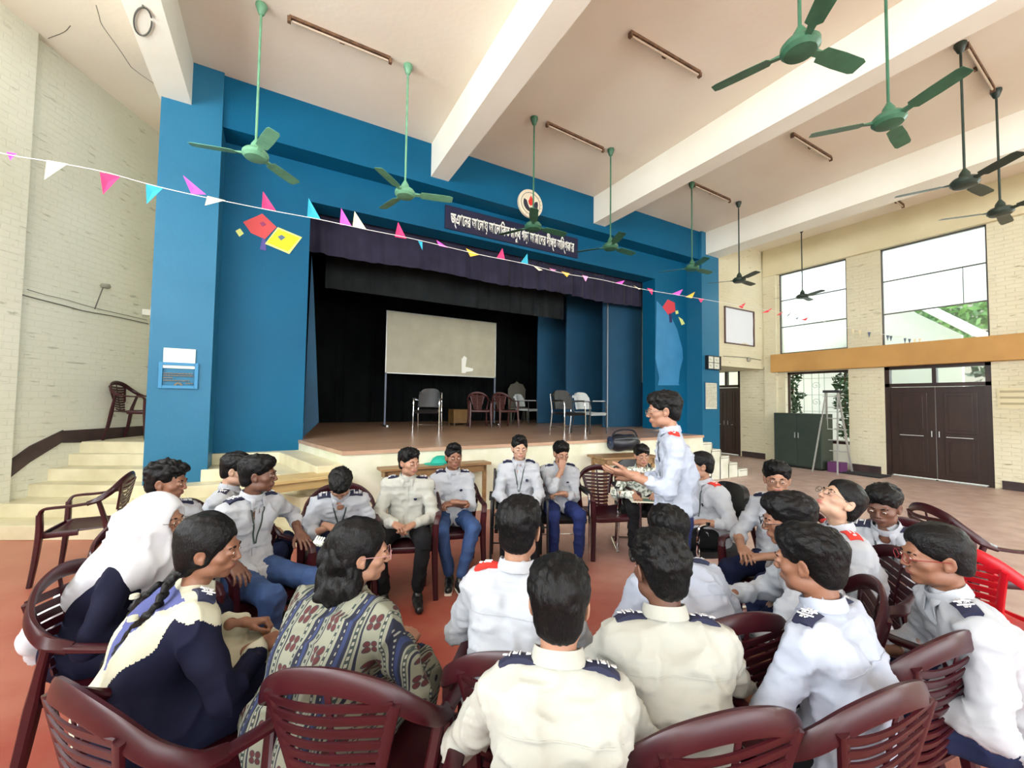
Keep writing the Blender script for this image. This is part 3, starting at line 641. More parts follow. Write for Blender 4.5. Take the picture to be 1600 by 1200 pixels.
# ------------------------------------------------------------------ chairs
Fh = np.array([math.sin(YAW), math.cos(YAW)]); Rh = np.array([math.cos(YAW), -math.sin(YAW)])
def rz_of(phi):              # phi: 0 looks away from the camera, 90 to its right, -90 to its left, 180 toward it
    a = YAW+R_(phi); return -a   # local +Y turned to azimuth a
def pvc(name, c1, c2): return mat(name, c1, .34, rgb2=c2, scale=2.5, detail=5, spec=.4)
maroon = pvc('maroon_plastic', (58, 13, 21), (42, 9, 16)); redp = pvc('red_plastic', (196, 24, 36), (170, 16, 30)); brownp = pvc('brown_plastic', (74, 34, 32), (56, 26, 26))
def make_plastic_chair(m, name='plastic_armchair'):
    r = empty(name)
    # seat: dished shell with a rolled front edge
    def seat(u, v):
        x = (u*2-1)*(.235-.02*v); y = .24-.45*v
        z = .43-.018*math.sin(math.pi*v)*(1-(u*2-1)**4)-.03*max(0, .12-v)/.12+.01*abs(u*2-1)**3
        return (x, y, z)
    s = MB().surf(lambda u, v: seat(1-u, v), 20, 20, .012)
    s.sweep([(-.235, .0, .415), (-.232, .2, .412), (-.2, .243, .402), (0, .252, .4), (.2, .243, .402), (.232, .2, .412), (.235, 0, .415)], .022, .05, (0, 0, 1), res=30, seg=8)
    s.build('seat', m, r, True)
    # backrest: a broad arched rim, a splat of wavy slats between two side bars
    b = MB()
    rim = [(-.27, -.06, .665), (-.272, -.14, .70), (-.235, -.215, .765), (-.14, -.262, .835), (0, -.28, .862), (.14, -.262, .835), (.235, -.215, .765), (.272, -.14, .70), (.27, -.06, .665)]
    b.sweep(rim, [.045, .05, .055, .062, .066, .062, .055, .05, .045], [.03, .028, .026, .024, .024, .024, .026, .028, .03], [(-.5, -.2, .9), (-.7, -.5, .6), (-.6, -.8, .3), (-.3, -1, .2), (0, -1, .2), (.3, -1, .2), (.6, -.8, .3), (.7, -.5, .6), (.5, -.2, .9)], res=44, seg=10)
    hw = lambda z: .105+.085*((z-.43)/.4)**1.3
    yb = lambda x, z: -.205-.075*(z-.43)/.42+.16*x*x*2
    for sx in (-1, 1):
        b.sweep([(sx*hw(z), yb(hw(z), z), z) for z in np.linspace(.41, .81, 8)], .034, .02, (0, 1, .1), res=16, seg=8)
    for k in range(10):
        z = .455+.038*k; w = hw(z)
        b.sweep([(x, yb(x, z)-.004, z+.008*math.sin(x/w*2.2)-.012*(1-(x/w)**2)) for x in np.linspace(-w, w, 9)], .032, .009, (0, 1, .35), res=17, seg=6)
    b.sweep([(0, yb(0, z)-.002, z) for z in np.linspace(.43, .85, 5)], .02, .006, (0, 1, .2), res=8, seg=6)
    b.build('backrest', m, r, True)
    for sx in (-1, 1):
        a = MB(); a.sweep([(sx*.27, -.07, .667), (sx*.275, .05, .655), (sx*.278, .16, .652), (sx*.272, .215, .64), (sx*.262, .236, .59)], [.044, .05, .052, .048, .046], [.026, .022, .022, .024, .03], [(0, 0, 1), (0, 0, 1), (0, 0, 1), (0, .5, .8), (0, 1, .2)], res=22, seg=10)
        a.build('armrest', m, r, True)
        l = MB(); l.sweep([(sx*.262, .236, .6), (sx*.255, .235, .43), (sx*.262, .25, .2), (sx*.272, .27, .0)], [.052, .056, .048, .042], [.04, .045, .04, .034], (0, 1, .05), res=14, seg=8); l.build('leg', m, r, True)
        l = MB(); l.sweep([(sx*.268, -.13, .69), (sx*.25, -.165, .55), (sx*.235, -.19, .43), (sx*.24, -.225, .2), (sx*.25, -.27, 0)], [.034, .036, .05, .046, .04], [.03, .034, .046, .04, .034], (0, 1, .05), res=18, seg=8); l.build('leg', m, r, True)
    return r
black_vinyl = mat('black_leatherette', (14, 15, 17), .4, rgb2=(28, 29, 31), scale=6, bump=.0008, bscale=90); chrome = mat('chrome_tube', (205, 205, 205), .12, 1.)
def make_visitor_chair(frame, pad, kind, back_h=.9, name='visitor_chair'):
    """kind 'four' = four straight legs with arms, 'sled' = cantilever loop"""
    r = empty(name)
    MB().surf(lambda u, v: ((1-u*2)*.235, .25-.47*v, .455-.03*(max(0, .15-v)/.15)**2-.012*math.sin(math.pi*v)), 12, 16, .05).build('seat', pad, r, True)
    def bk(u, v):
        x = (u*2-1); w = .235-.035*max(0, v-.75)/.25
        return (x*w, -.235-.09*v+.045*x*x, .5+(back_h-.5)*(v-.0)-.05*abs(x)**5*(v > .8))
    MB().surf(bk, 14, 16, .045).build('backrest', pad, r, True)
    for s in (-1, 1):
        if kind == 'four':
            fr = MB(); fr.tube([(s*.27, .22, 0), (s*.265, .215, .45), (s*.265, .2, .64), (s*.265, .14, .67), (s*.265, -.1, .67), (s*.255, -.24, .66)], .0125, res=26); fr.build('leg', frame, r, True)
            fr = MB(); fr.tube([(s*.26, -.3, 0), (s*.255, -.245, .3), (s*.25, -.24, .5), (s*.24, -.31, back_h-.08)], .0125, res=18); fr.build('leg', frame, r, True)
        else:
            fr = MB(); fr.tube([(s*.25, -.3, back_h-.15), (s*.262, -.24, .62), (s*.27, -.1, .675), (s*.27, .17, .67), (s*.27, .235, .62), (s*.27, .24, .4), (s*.27, .235, .05), (s*.265, .19, .014), (s*.26, -.2, .012), (s*.22, -.25, .012), (0, -.25, .012)], .0135, res=60); fr.build('frame', frame, r, True)
        MB().surf(lambda u, v, s=s: (s*(.265)+(.5-u)*.05, .17-.3*v, .695), 2, 6, .022).build('armrest', pad, r, True)
    c = MB()
    if kind == 'four': c.rod((-.265, -.285, .12), (.265, -.285, .12), .009); c.rod((-.265, .2, .43), (.265, .2, .43), .009); c.rod((-.25, -.22, .43), (.25, -.22, .43), .009)
    else: c.rod((-.27, .2, .41), (.27, .2, .41), .009); c.rod((-.27, -.18, .41), (.27, -.18, .41), .009)
    c.build('stretcher', frame, r, True)
    return r
PROTO = {'maroon': make_plastic_chair(maroon)}
def _mk(key):
    if key in PROTO: return PROTO[key]
    if key in ('red', 'brown'):
        mm = redp if key == 'red' else brownp
        def sw(d):
            e = d.copy(); e.materials.clear(); e.materials.append(mm); return e
        p = copy_tree(PROTO['maroon'], None, sw)
    elif key == 'four': p = make_visitor_chair(chrome, black_vinyl, 'four', .9)
    elif key == 'sled': p = make_visitor_chair(chrome, black_vinyl, 'sled', .93)
    elif key == 'black': p = make_visitor_chair(mat('black_tube', (26, 26, 28), .4), black_vinyl, 'four', .98)
    elif key == 'white': p = make_visitor_chair(mat('black_tube', (26, 26, 28), .4), mat('pale_grey_vinyl', (170, 176, 176), .4), 'four', .86)
    PROTO[key] = p; return p
USED = set()
def chair(key, x, y, phi, label, group=None, z=0.):
    p = _mk(key)
    if key in USED: r = copy_tree(p)
    else: r = p; USED.add(key)
    r.location = (x, y, z); r.rotation_euler = (0, 0, rz_of(phi))
    tag(r, label, 'chair', group or {'maroon': 'maroon plastic armchairs of the discussion circle', 'red': 'bright red plastic armchairs', 'brown': 'maroon chairs on the stage'}.get(key, 'black visitor chairs'))
    return r
def gpos(px, d, z, py=None):       # ground point under the sight line column px at forward depth d
    P = atd(px, 623+(CAMH-z)/d*FPX, d); return P[0], P[1]

# empty chairs in the hall
x, y = gpos(140, 3.85, .45); chair('maroon', x, y, -118, 'empty maroon plastic armchair by the steps at the far left')
x, y = gpos(948, 4.55, .45); chair('maroon', x, y, 168, 'empty maroon armchair with clear film on its back, behind the speaker\'s hands')
x, y = gpos(1515, 3.05, .45); chair('maroon', x, y, 98, 'empty maroon armchair at the right, beyond the red chair')
x, y = gpos(1580, 2.22, .45); chair('red', x, y, 88, 'bright red plastic chair with slotted rounded back at the right edge', 'red chair at the right')
# chairs on the stage
def spos(px, py): P = at(px, py, Z=SH); return P[0], P[1]
x, y = spos(668, 674); chair('four', x, y, 178, 'black chair with chrome legs standing alone before the board on the stage', z=SH)
x, y = spos(888, 678); chair('four', x, y, 150, 'black chair with chrome legs left of the pale-backed chair on the stage', z=SH)
x, y = spos(922, 677); chair('white', x, y, 140, 'chair with a small pale grey back on the right side of the stage', z=SH)
x, y = spos(941, 663); chair('brown', x+.12, y+.6, 150, 'maroon plastic chair behind the pale-backed chair on the stage', z=SH)
x, y = spos(748, 667); chair('brown', x, y, 165, 'maroon plastic chair left of its twin at the back of the stage', z=SH)
x, y = spos(788, 667); chair('brown', x, y, 150, 'maroon plastic chair right of its twin at the back of the stage', z=SH)
x, y = spos(822, 663); chair('white', x, y, 120, 'pale-backed chair in the dark corner of the stage', z=SH)
# landing chair
P = at(190, 684, Z=.96); chair('maroon', P[0]+.22, P[1]-.25, 75, 'faded maroon plastic chair on the landing at the top of the left steps', z=.96)
# low box and tall back on the stage
x, y = spos(718, 664); b = MB(); b.box((-.25, -.2, .06), (.25, .2, .42)); r = empty('wooden_crate', (x, y, SH), 0, 'small yellowish wooden crate on the stage beside the maroon chairs', 'crate')
b.build('crate_body', mat('ply_yellow', (132, 98, 50), .6, rgb2=(112, 82, 40), scale=4), r, bevel=.006); b = MB()
for sx in (-.23, .23):
    for sy in (-.18, .18): b.bx((sx, sy, .03), (.04, .04, .06))
b.build('feet', mat('ply_dark', (80, 60, 34), .6), r)
x, y = spos(802, 658); y -= .3; r = empty('high_backed_chair', (x, y, SH), rz_of(170), 'old high-backed wooden chair with a pointed top in the dark behind the stage chairs', 'chair')
hb = mat('old_wood_dim', (74, 70, 54), .6); MBt = MB(); flatpoly(MBt, [(-.28, .45), (.28, .45), (.3, 1.05), (.2, 1.22), (.08, 1.25), (0, 1.32), (-.08, 1.25), (-.2, 1.22), (-.3, 1.05)][::-1], -.3, -.25); MBt.build('backrest', hb, r, bevel=.01)
MB().box((-.3, -.28, .4), (.3, .25, .46)).build('seat', hb, r, bevel=.01)
for sx in (-.26, .26):
    for sy in (-.25, .2): MB().box((sx-.025, sy-.025, 0), (sx+.025, sy+.025, .4)).build('leg', hb, r)

# ------------------------------------------------------------------ tables
tw = mat('worn_table_wood', (150, 118, 78), .45, rgb2=(120, 88, 56), scale=1.6, detail=7, aniso=(1, 7, 7)); tw2 = mat('pale_bench_wood', (206, 182, 128), .5, rgb2=(186, 158, 104), scale=1.4, detail=7, aniso=(1, 7, 7))
def make_table(name, p0, p1, depth, h, m, label, legs=.05):
    p0 = np.array(p0[:2]); p1 = np.array(p1[:2]); L_ = np.linalg.norm(p1-p0); a = math.atan2(p1[1]-p0[1], p1[0]-p0[0])
    r = empty(name, ((p0[0]+p1[0])/2, (p0[1]+p1[1])/2, 0), a, label, 'table')
    MB().box((-L_/2, 0, h-.035), (L_/2, depth, h)).build('tabletop', m, r, bevel=.005)
    ap = MB(); ap.box((-L_/2+.06, .05, h-.13), (L_/2-.06, .07, h-.035)); ap.box((-L_/2+.06, depth-.07, h-.13), (L_/2-.06, depth-.05, h-.035))
    for s in (-1, 1): ap.box((s*(L_/2-.07)-.01, .05, h-.13), (s*(L_/2-.07)+.01, depth-.05, h-.035))
    ap.build('apron', m, r)
    for sx in (-1, 1):
        for y in (.05, depth-.05-legs): MB().box((sx*(L_/2-.075)-legs/2, y, 0), (sx*(L_/2-.075)+legs/2, y+legs, h-.035)).build('leg', m, r, bevel=.004)
    return r
A = at(596, 734, Z=.74); B = at(768, 722, Z=.74)
t1 = make_table('wooden_table', A, B, .55, .74, tw, 'worn brown wooden table standing against the stage front, a teal cap on it')
A = at(400, 757, Z=.72); B = at(540, 741, Z=.72)
t2 = make_table('wooden_bench_table', A, B, .42, .72, tw2, 'long pale wooden table before the left corner of the stage')
A = at(944, 716, Z=.74); B = at(1030, 712, Z=.74)
t3 = make_table('wooden_table', A, B, .5, .74, tw, 'wooden table under the black bag, behind the seated patterned-shirt person')
# teal cap on the table
P = at(690, 722, Z=.76)
cp = MB()
cp.lathe([(.004, .1), (.05, .095), (.09, .07), (.115, .03), (.12, 0), (.10, -.005), (.004, -.005)], seg=24)
cp.surf(lambda u, v: ((.10+.1*v)*math.cos(2.0+u*2.2), (.10+.1*v)*math.sin(2.0+u*2.2), .006-.01*v), 12, 4, .006)
o = cp.build('teal_cap', mat('teal_cloth', (20, 160, 140), .7), None, True); o.location = (P[0], P[1]+.05, .745); o.rotation_euler = (0, 0, .5); o.scale = (1.25, 1.0, 1.); tag(o, 'teal cloth cap lying on the wooden table behind the seated boys', 'cap')
# black bag on the table
P = at(988, 708, Z=.745)
bg_ = empty('shoulder_bag', (P[0], P[1]+.2, .74), -.2, 'bulging black shoulder bag with a dark blue end, on the table behind the speaker', 'bag')
bag_m = mat('black_nylon', (20, 22, 28), .35, rgb2=(30, 34, 44), scale=6, bump=.004, bscale=9)
def bagf(u, v):
    a = u*2*math.pi; s_ = math.sin(math.pi*min(max(v, .02), .98))**.45
    return ((v-.5)*.62, .16*s_*math.cos(a), .17+.165*s_*math.sin(a)*(1+.12*math.sin(v*9))-.0)
MB().surf(lambda u, v: bagf(1-u, v), 28, 24).build('bag_body', bag_m, bg_, True)
MB().sweep([(-.3, 0, .17), (-.2, -.03, .36), (0, -.05, .40), (.2, -.03, .36), (.3, 0, .17)], .035, .006, (0, 1, .3), res=24, seg=6).build('bag_strap', bag_m, bg_, True)
MB().sweep([(-.26, -.12, .24), (0, -.165, .26), (.26, -.12, .24)], .012, .01, (0, -1, .3), res=14, seg=6).build('zip', mat('zip_grey', (90, 94, 100), .4), bg_, True)
MB().surf(lambda u, v: (-.312+.03*v, .14*math.cos(u*2*math.pi)*(.1+v*.75), .17+.14*math.sin(u*2*math.pi)*(.1+v*.75)), 20, 5).build('end_panel', mat('bag_end_blue', (40, 52, 78), .4), bg_, True)
# ------------------------------------------------------------------ ladder, cabinet, mat
lx, ly = at(1302, 730, Z=0)[0]-.0, 0
P = at(1302, 731, Z=0); lad = empty('step_ladder', (XR-.75, P[1]*(XR-.75)/P[0], 0), R_(-90), 'tall aluminium folding ladder by the open lower window', 'ladder')
al = mat('aluminium_ladder', (196, 196, 190), .35, .6)
m = MB()
for s in (-1, 1): m.box((-.02, -.012, 0), (.02, .012, 2.02), Matrix.Translation((s*.26, .32, 0)) @ Matrix.Rotation(R_(9), 4, 'X') @ Matrix.Rotation(R_(-s*4), 4, 'Y'))
m.build('front_rail', al, lad)
m = MB()
for s in (-1, 1): m.box((-.015, -.01, 0), (.015, .01, 1.98), Matrix.Translation((s*.26, -.42, 0)) @ Matrix.Rotation(R_(-12), 4, 'X') @ Matrix.Rotation(R_(-s*4), 4, 'Y'))
m.build('rear_rail', al, lad)
for k in range(7):
    z = .22+.27*k; MB().box((-.25+.06*z/2, .32-z*.158-.04, z-.012), (.25-.06*z/2, .32-z*.158+.04, z+.012)).build('tread', al, lad)
MB().box((-.17, -.07, 1.93), (.17, .07, 1.99)).build('top_cap', mat('ladder_black', (40, 40, 42), .5), lad, bevel=.005)
cab = empty('storage_cabinet', (XR-.62, 0, 0), 0, 'low dark green steel cabinet standing under the lower window', 'cabinet')
a = at(1210, 722, X=XR-.9)[1]; b_ = at(1285, 728, X=XR-.9)[1]; h = at(1247, 646, X=XR-.9)[2]; cab.location.y = (a+b_)/2; w = abs(a-b_)/2
cg = mat('cabinet_dark_green', (50, 62, 52), .45, rgb2=(42, 54, 46), scale=3)
MB().box((-.28, -w, .05), (.28, w, h)).build('body', cg, cab, bevel=.008)
for s in (-1, 1):
    d = MB().box((-.295, min(0, s*w)+.012, .08), (-.281, max(0, s*w)-.012, h-.03)).build('door', cg, cab, bevel=.004)
    MB().box((-.31, s*.04-.01, h*.55), (-.296, s*.04+.01, h*.65)).build('handle', al, d)
MB().box((-.26, -w+.03, 0), (.26, w-.03, .05)).build('plinth', blk, cab)
P = at(1355, 741, Z=0); o = MB().box((-.3, -.4, 0), (.3, .4, .03)).build('door_mat', mat('mat_black', (34, 34, 38), .9, bump=.003), bevel=.01); o.location = (P[0]-.15, P[1], 0); tag(o, 'black doormat on the floor between ladder and double door', 'mat')
P = at(1308, 712, Z=.3); o = MB(); o.bx((0, 0, .12), (.3, .3, .24)); o = o.build('purple_box', mat('purple_card', (96, 46, 96), .6), bevel=.01); o.location = (XR-.68, P[1]*(XR-.68)/P[0], 0); tag(o, 'purple box on the floor between the legs of the ladder', 'box')
# poster beyond the lower window
# ------------------------------------------------------------------ outside
def leaf_blob(m, c, r, n, rnd, s=.16):
    for _ in range(n):
        v = np.array([rnd.gauss(0, 1) for _ in range(3)]); v /= np.linalg.norm(v); p = np.array(c)+v*np.array(r)*rnd.uniform(.6, 1)
        a = np.array([rnd.gauss(0, 1) for _ in range(3)]); a /= np.linalg.norm(a); b = np.cross(a, v+.01); b /= np.linalg.norm(b)+1e-6
        m.add([p-a*s, p+b*s*.45, p+a*s, p-b*s*.45], [(0, 1, 2, 3)])
def tree(loc, h, r, ml, label, n=900, seed=1, crown=None, s=.2):
    rnd = random.Random(seed); t = empty('garden_tree', loc, 0, label, 'tree', 'trees beyond the windows')
    k = MB(); k.tube([(0, 0, 0), (.1, .05, h*.35), (0, .1, h*.7)], [.16, .1, .05], res=8); 
    for q in range(4): k.tube([(0.03, .05, h*.5), (math.cos(q*1.6)*r*.35, math.sin(q*1.6)*r*.35, h*.68), (math.cos(q*1.6)*r*.6, math.sin(q*1.6)*r*.6, h*.8)], [.05, .035, .015], res=6, seg=6)
    k.build('trunk', mat('bark', (96, 78, 58), .9), t, True)
    m = MB()
    for q in range(7): leaf_blob(m, (rnd.uniform(-.5, .5)*r, rnd.uniform(-.5, .5)*r, h*.8+rnd.uniform(-.3, .3)*r), (r*.6, r*.6, r*.5), n//7, rnd, s)
    m.build('foliage', ml, t)
leafA = mat('leaf_bright', (96, 140, 52), .5, rgb2=(64, 108, 38), scale=2); leafB = mat('leaf_deep', (40, 72, 30), .5, rgb2=(24, 50, 20), scale=3)
tree((22.0, 5.4, 0), 6.3, 2.6, leafA, 'bright green tree behind the second tall window', 1500, 2)
tree((26, 9.8, 0), 7.0, 3.0, leafA, 'bright green tree behind the first tall window, lower panes', 1400, 3)
tree((28, 4.8, 0), 10.2, 2.2, mat('leaf_rose', (176, 104, 82), .5, rgb2=(130, 128, 70), scale=1.2), 'flowering tree with reddish blossom high in the second tall window', 1000, 8)
tree((17.5, 2.8, 0), 2.9, 1.1, leafB, 'dark leafed small tree seen through the door transom', 500, 5)
rnd = random.Random(9)
cy1 = at(1240, 630, X=13.6)[1]; cy2 = at(1322, 620, X=13.6)[1]
for (yy, lab) in ((cy1, 'tall dark leafy creeper at the left side of the lower window'), (cy2, 'dark leafy creeper hanging at the right side of the lower window')):
    t = empty('climbing_plant', (13.6, yy, 0), 0, lab, 'plant', 'creepers outside the lower window'); k = MB(); k.tube([(0, 0, 0), (.05, .05, 1.3), (0, 0, 2.9)], .025, res=6); k.build('stem', mat('bark', (96, 78, 58), .9), t, True)
    m = MB()
    for z in np.linspace(.9, 3.1, 12): leaf_blob(m, (rnd.uniform(-.1, .1), rnd.uniform(-.1, .1), z), (.26, .24, .2), 40, rnd, .09)
    m.build('foliage', leafB, t)
# white garden wall and sloping white canopy, neighbouring building
struct(MB().box((15.2, 3.6, 0), (15.4, 12, 2.9)).build('garden_wall', white_paint))
XG = 14.6; gq = [at(1540, 560, X=XG), at(1502, 523, X=XG), at(1430, 489, X=XG), at(1372, 452, X=XG), at(1330, 470, X=XG)]
cnr = empty('yard_shed', (XG, 0, 0), 0, 'white shed with sloping roof line outside the second tall window', 'building')
pg = [(q[1], q[2]) for q in gq[1:4]]; pg = [(pg[0][0], 0)]+pg+[(pg[-1][0]+2.2, pg[-1][1]), (pg[-1][0]+2.2, 0)]
n_ = len(pg); cw = MB(); cw.add([(0, y, z) for y, z in pg]+[(.15, y, z) for y, z in pg], [list(range(n_)), list(range(n_, 2*n_))[::-1]]+[(i, n_+i, n_+(i+1) % n_, (i+1) % n_) for i in range(n_)])
cw.build('wall', mat('canopy_white', (240, 242, 240), .6), cnr)
rf = MB(); (ya, za), (yb_, zb_) = pg[1], pg[3]; rf.add([(-.25, ya-.2, za-.05), (-.25, yb_, zb_+.05), (3, yb_, zb_+.05), (3, ya-.2, za-.05), (-.25, ya-.2, za+.03), (-.25, yb_, zb_+.13), (3, yb_, zb_+.13), (3, ya-.2, za+.03)], [(0, 1, 2, 3), (4, 7, 6, 5), (0, 4, 5, 1), (1, 5, 6, 2), (2, 6, 7, 3), (3, 7, 4, 0)]); rf.build('roof', mat('canopy_white', (240, 242, 240), .6), cnr)
bd = empty('neighbour_building', (36, 8, 0), 0, 'pale neighbouring building seen high in the tall windows', 'building')
MB().box((0, -14, -.02), (8, 14, 8.6)).build('wall', mat('far_wall', (150, 142, 128), .8), bd); MB().box((-.6, -14.3, 8.6), (8, 14.3, 8.9)).build('roof', mat('far_roof', (150, 160, 170), .7), bd)
for k in range(6): MB().box((-.05, -12+k*4.4, 5.4), (.02, -10.2+k*4.4, 7.2)).build('window', mat('far_glass', (120, 140, 150), .2), bd)

# ------------------------------------------------------------------ bunting
fl_m = {'p': mat('flag_magenta', (232, 84, 196), .7), 'r': mat('flag_rose', (232, 44, 104), .7), 'w': mat('flag_cream', (236, 224, 186), .7), 't': mat('flag_teal', (36, 160, 186), .7), 'y': mat('flag_yellow', (236, 184, 60), .7), 'o': mat('flag_red', (216, 48, 60), .7), 's': mat('flag_slate', (96, 108, 124), .7), 'v': mat('flag_pink', (236, 150, 196), .7)}
inv = lambda x: .333+(x-20)*(.1-.333)/1240
S = [(-60, 226), (20, 243), (75, 252), (160, 268), (240, 290), (310, 306), (345, 313), (430, 330), (500, 343), (570, 358), (640, 372), (700, 386), (760, 400), (820, 412), (880, 427), (940, 437), (1000, 451), (1060, 461), (1090, 466), (1160, 478), (1220, 488), (1262, 497), (1300, 505)]
bt = empty('bunting_string', atd(-60, 226, 1/inv(-60)), 0, 'white string of coloured paper pennants strung across the hall', 'bunting')
o0 = np.array(bt.location)
SP = [atd(x, y, 1/inv(x))-o0 for x, y in S]
MB().tube(SP, .0035, res=120, seg=5).build('string', mat('string_white', (232, 232, 228), .6), bt, True)
FLG = [('p', (10, 237), (26, 240), (16, 251)), ('w', (73, 250), (106, 256), (69, 281)), ('r', (156, 269), (188, 276), (161, 304)), ('t', (228, 286), (256, 293), (229, 319)), ('p', (286, 274), (322, 304), (299, 303)),
       ('w', (324, 306), (352, 313), (320, 321)), ('r', (411, 299), (431, 329), (409, 326)), ('t', (482, 309), (501, 343), (480, 340)), ('p', (533, 325), (549, 353), (531, 351)), ('w', (554, 330), (572, 358), (551, 353)),
       ('r', (622, 347), (635, 373), (617, 370)), ('t', (653, 376), (660, 378), (660, 391)), ('p', (682, 375), (700, 387), (686, 384)), ('y', (728, 388), (749, 398), (735, 401)), ('r', (785, 388), (789, 406), (776, 403)), ('t', (824, 396), (825, 413), (813, 411)),
       ('w', (832, 414), (848, 422), (842, 423)), ('v', (858, 419), (869, 422), (864, 424)), ('y', (877, 424), (890, 427), (886, 433)), ('v', (910, 430), (919, 432), (915, 440)), ('p', (961, 442), (976, 438), (972, 444)), ('w', (990, 446), (1001, 452), (998, 452)), ('r', (1011, 450), (1020, 452), (1019, 461)),
       ('p', (1050, 459), (1067, 452), (1061, 462)), ('y', (1071, 464), (1086, 456), (1081, 466)), ('r', (1091, 466), (1100, 467), (1095, 473)), ('o', (1154, 479), (1165, 473), (1160, 482)), ('o', (1190, 489), (1207, 481), (1200, 488)), ('o', (1213, 493), (1224, 486), (1219, 492)), ('s', (1228, 495), (1237, 486), (1233, 493)), ('s', (1242, 498), (1248, 495), (1246, 499)), ('o', (1252, 500), (1264, 495), (1259, 501))]
for k, a, b_, c in FLG:
    P = [atd(*q, 1/inv(q[0]))-o0 for q in (a, b_, c)]
    n = np.cross(P[1]-P[0], P[2]-P[0]); n /= np.linalg.norm(n)+1e-9
    mid = (P[0]+P[1]+P[2])/3+n*.008
    V = [p+n*.001 for p in P]+[mid+n*.001]+[p-n*.001 for p in P]+[mid-n*.001]
    mesh_obj('pennant', V, [(0, 1, 3), (1, 2, 3), (2, 0, 3), (5, 4, 7), (6, 5, 7), (4, 6, 7), (0, 4, 5, 1), (1, 5, 6, 2), (2, 6, 4, 0)], fl_m[k], bt, False)
# second, far string against the right wall
S2 = [(1318, 455), (1350, 461), (1390, 470), (1415, 476), (1440, 486), (1470, 494), (1512, 486)]
a0 = at(1322, 455, X=XR-.12)
b2 = empty('bunting_string', a0, 0, 'short faded string of white pennants hanging against the second tall window', 'bunting'); S2 = [(1322, 512), (1345, 516), (1378, 522), (1400, 526), (1425, 530), (1445, 528)]
SP = [at(x, y, X=XR-.12)-a0 for x, y in S2]; MB().tube(SP, .004, res=40, seg=5).build('string', mat('string_white', (232, 232, 228), .6), b2, True)
for x, y, k in ((1333, 514, 'w'), (1344, 516, 'w'), (1358, 519, 's'), (1387, 524, 's'), (1392, 525, 's'), (1414, 528, 's'), (1421, 529, 's'), (1429, 530, 'w'), (1437, 529, 'w')):
    P = [at(x-2.5, y, X=XR-.12)-a0, at(x+2.5, y, X=XR-.12)-a0, at(x, y+9, X=XR-.12)-a0]; t = np.array((.002, 0, 0))
    mesh_obj('pennant', [p-t for p in P]+[p+t for p in P], [(0, 1, 2), (5, 4, 3), (0, 3, 4, 1), (1, 4, 5, 2), (2, 5, 3, 0)], fl_m[k], b2, False)
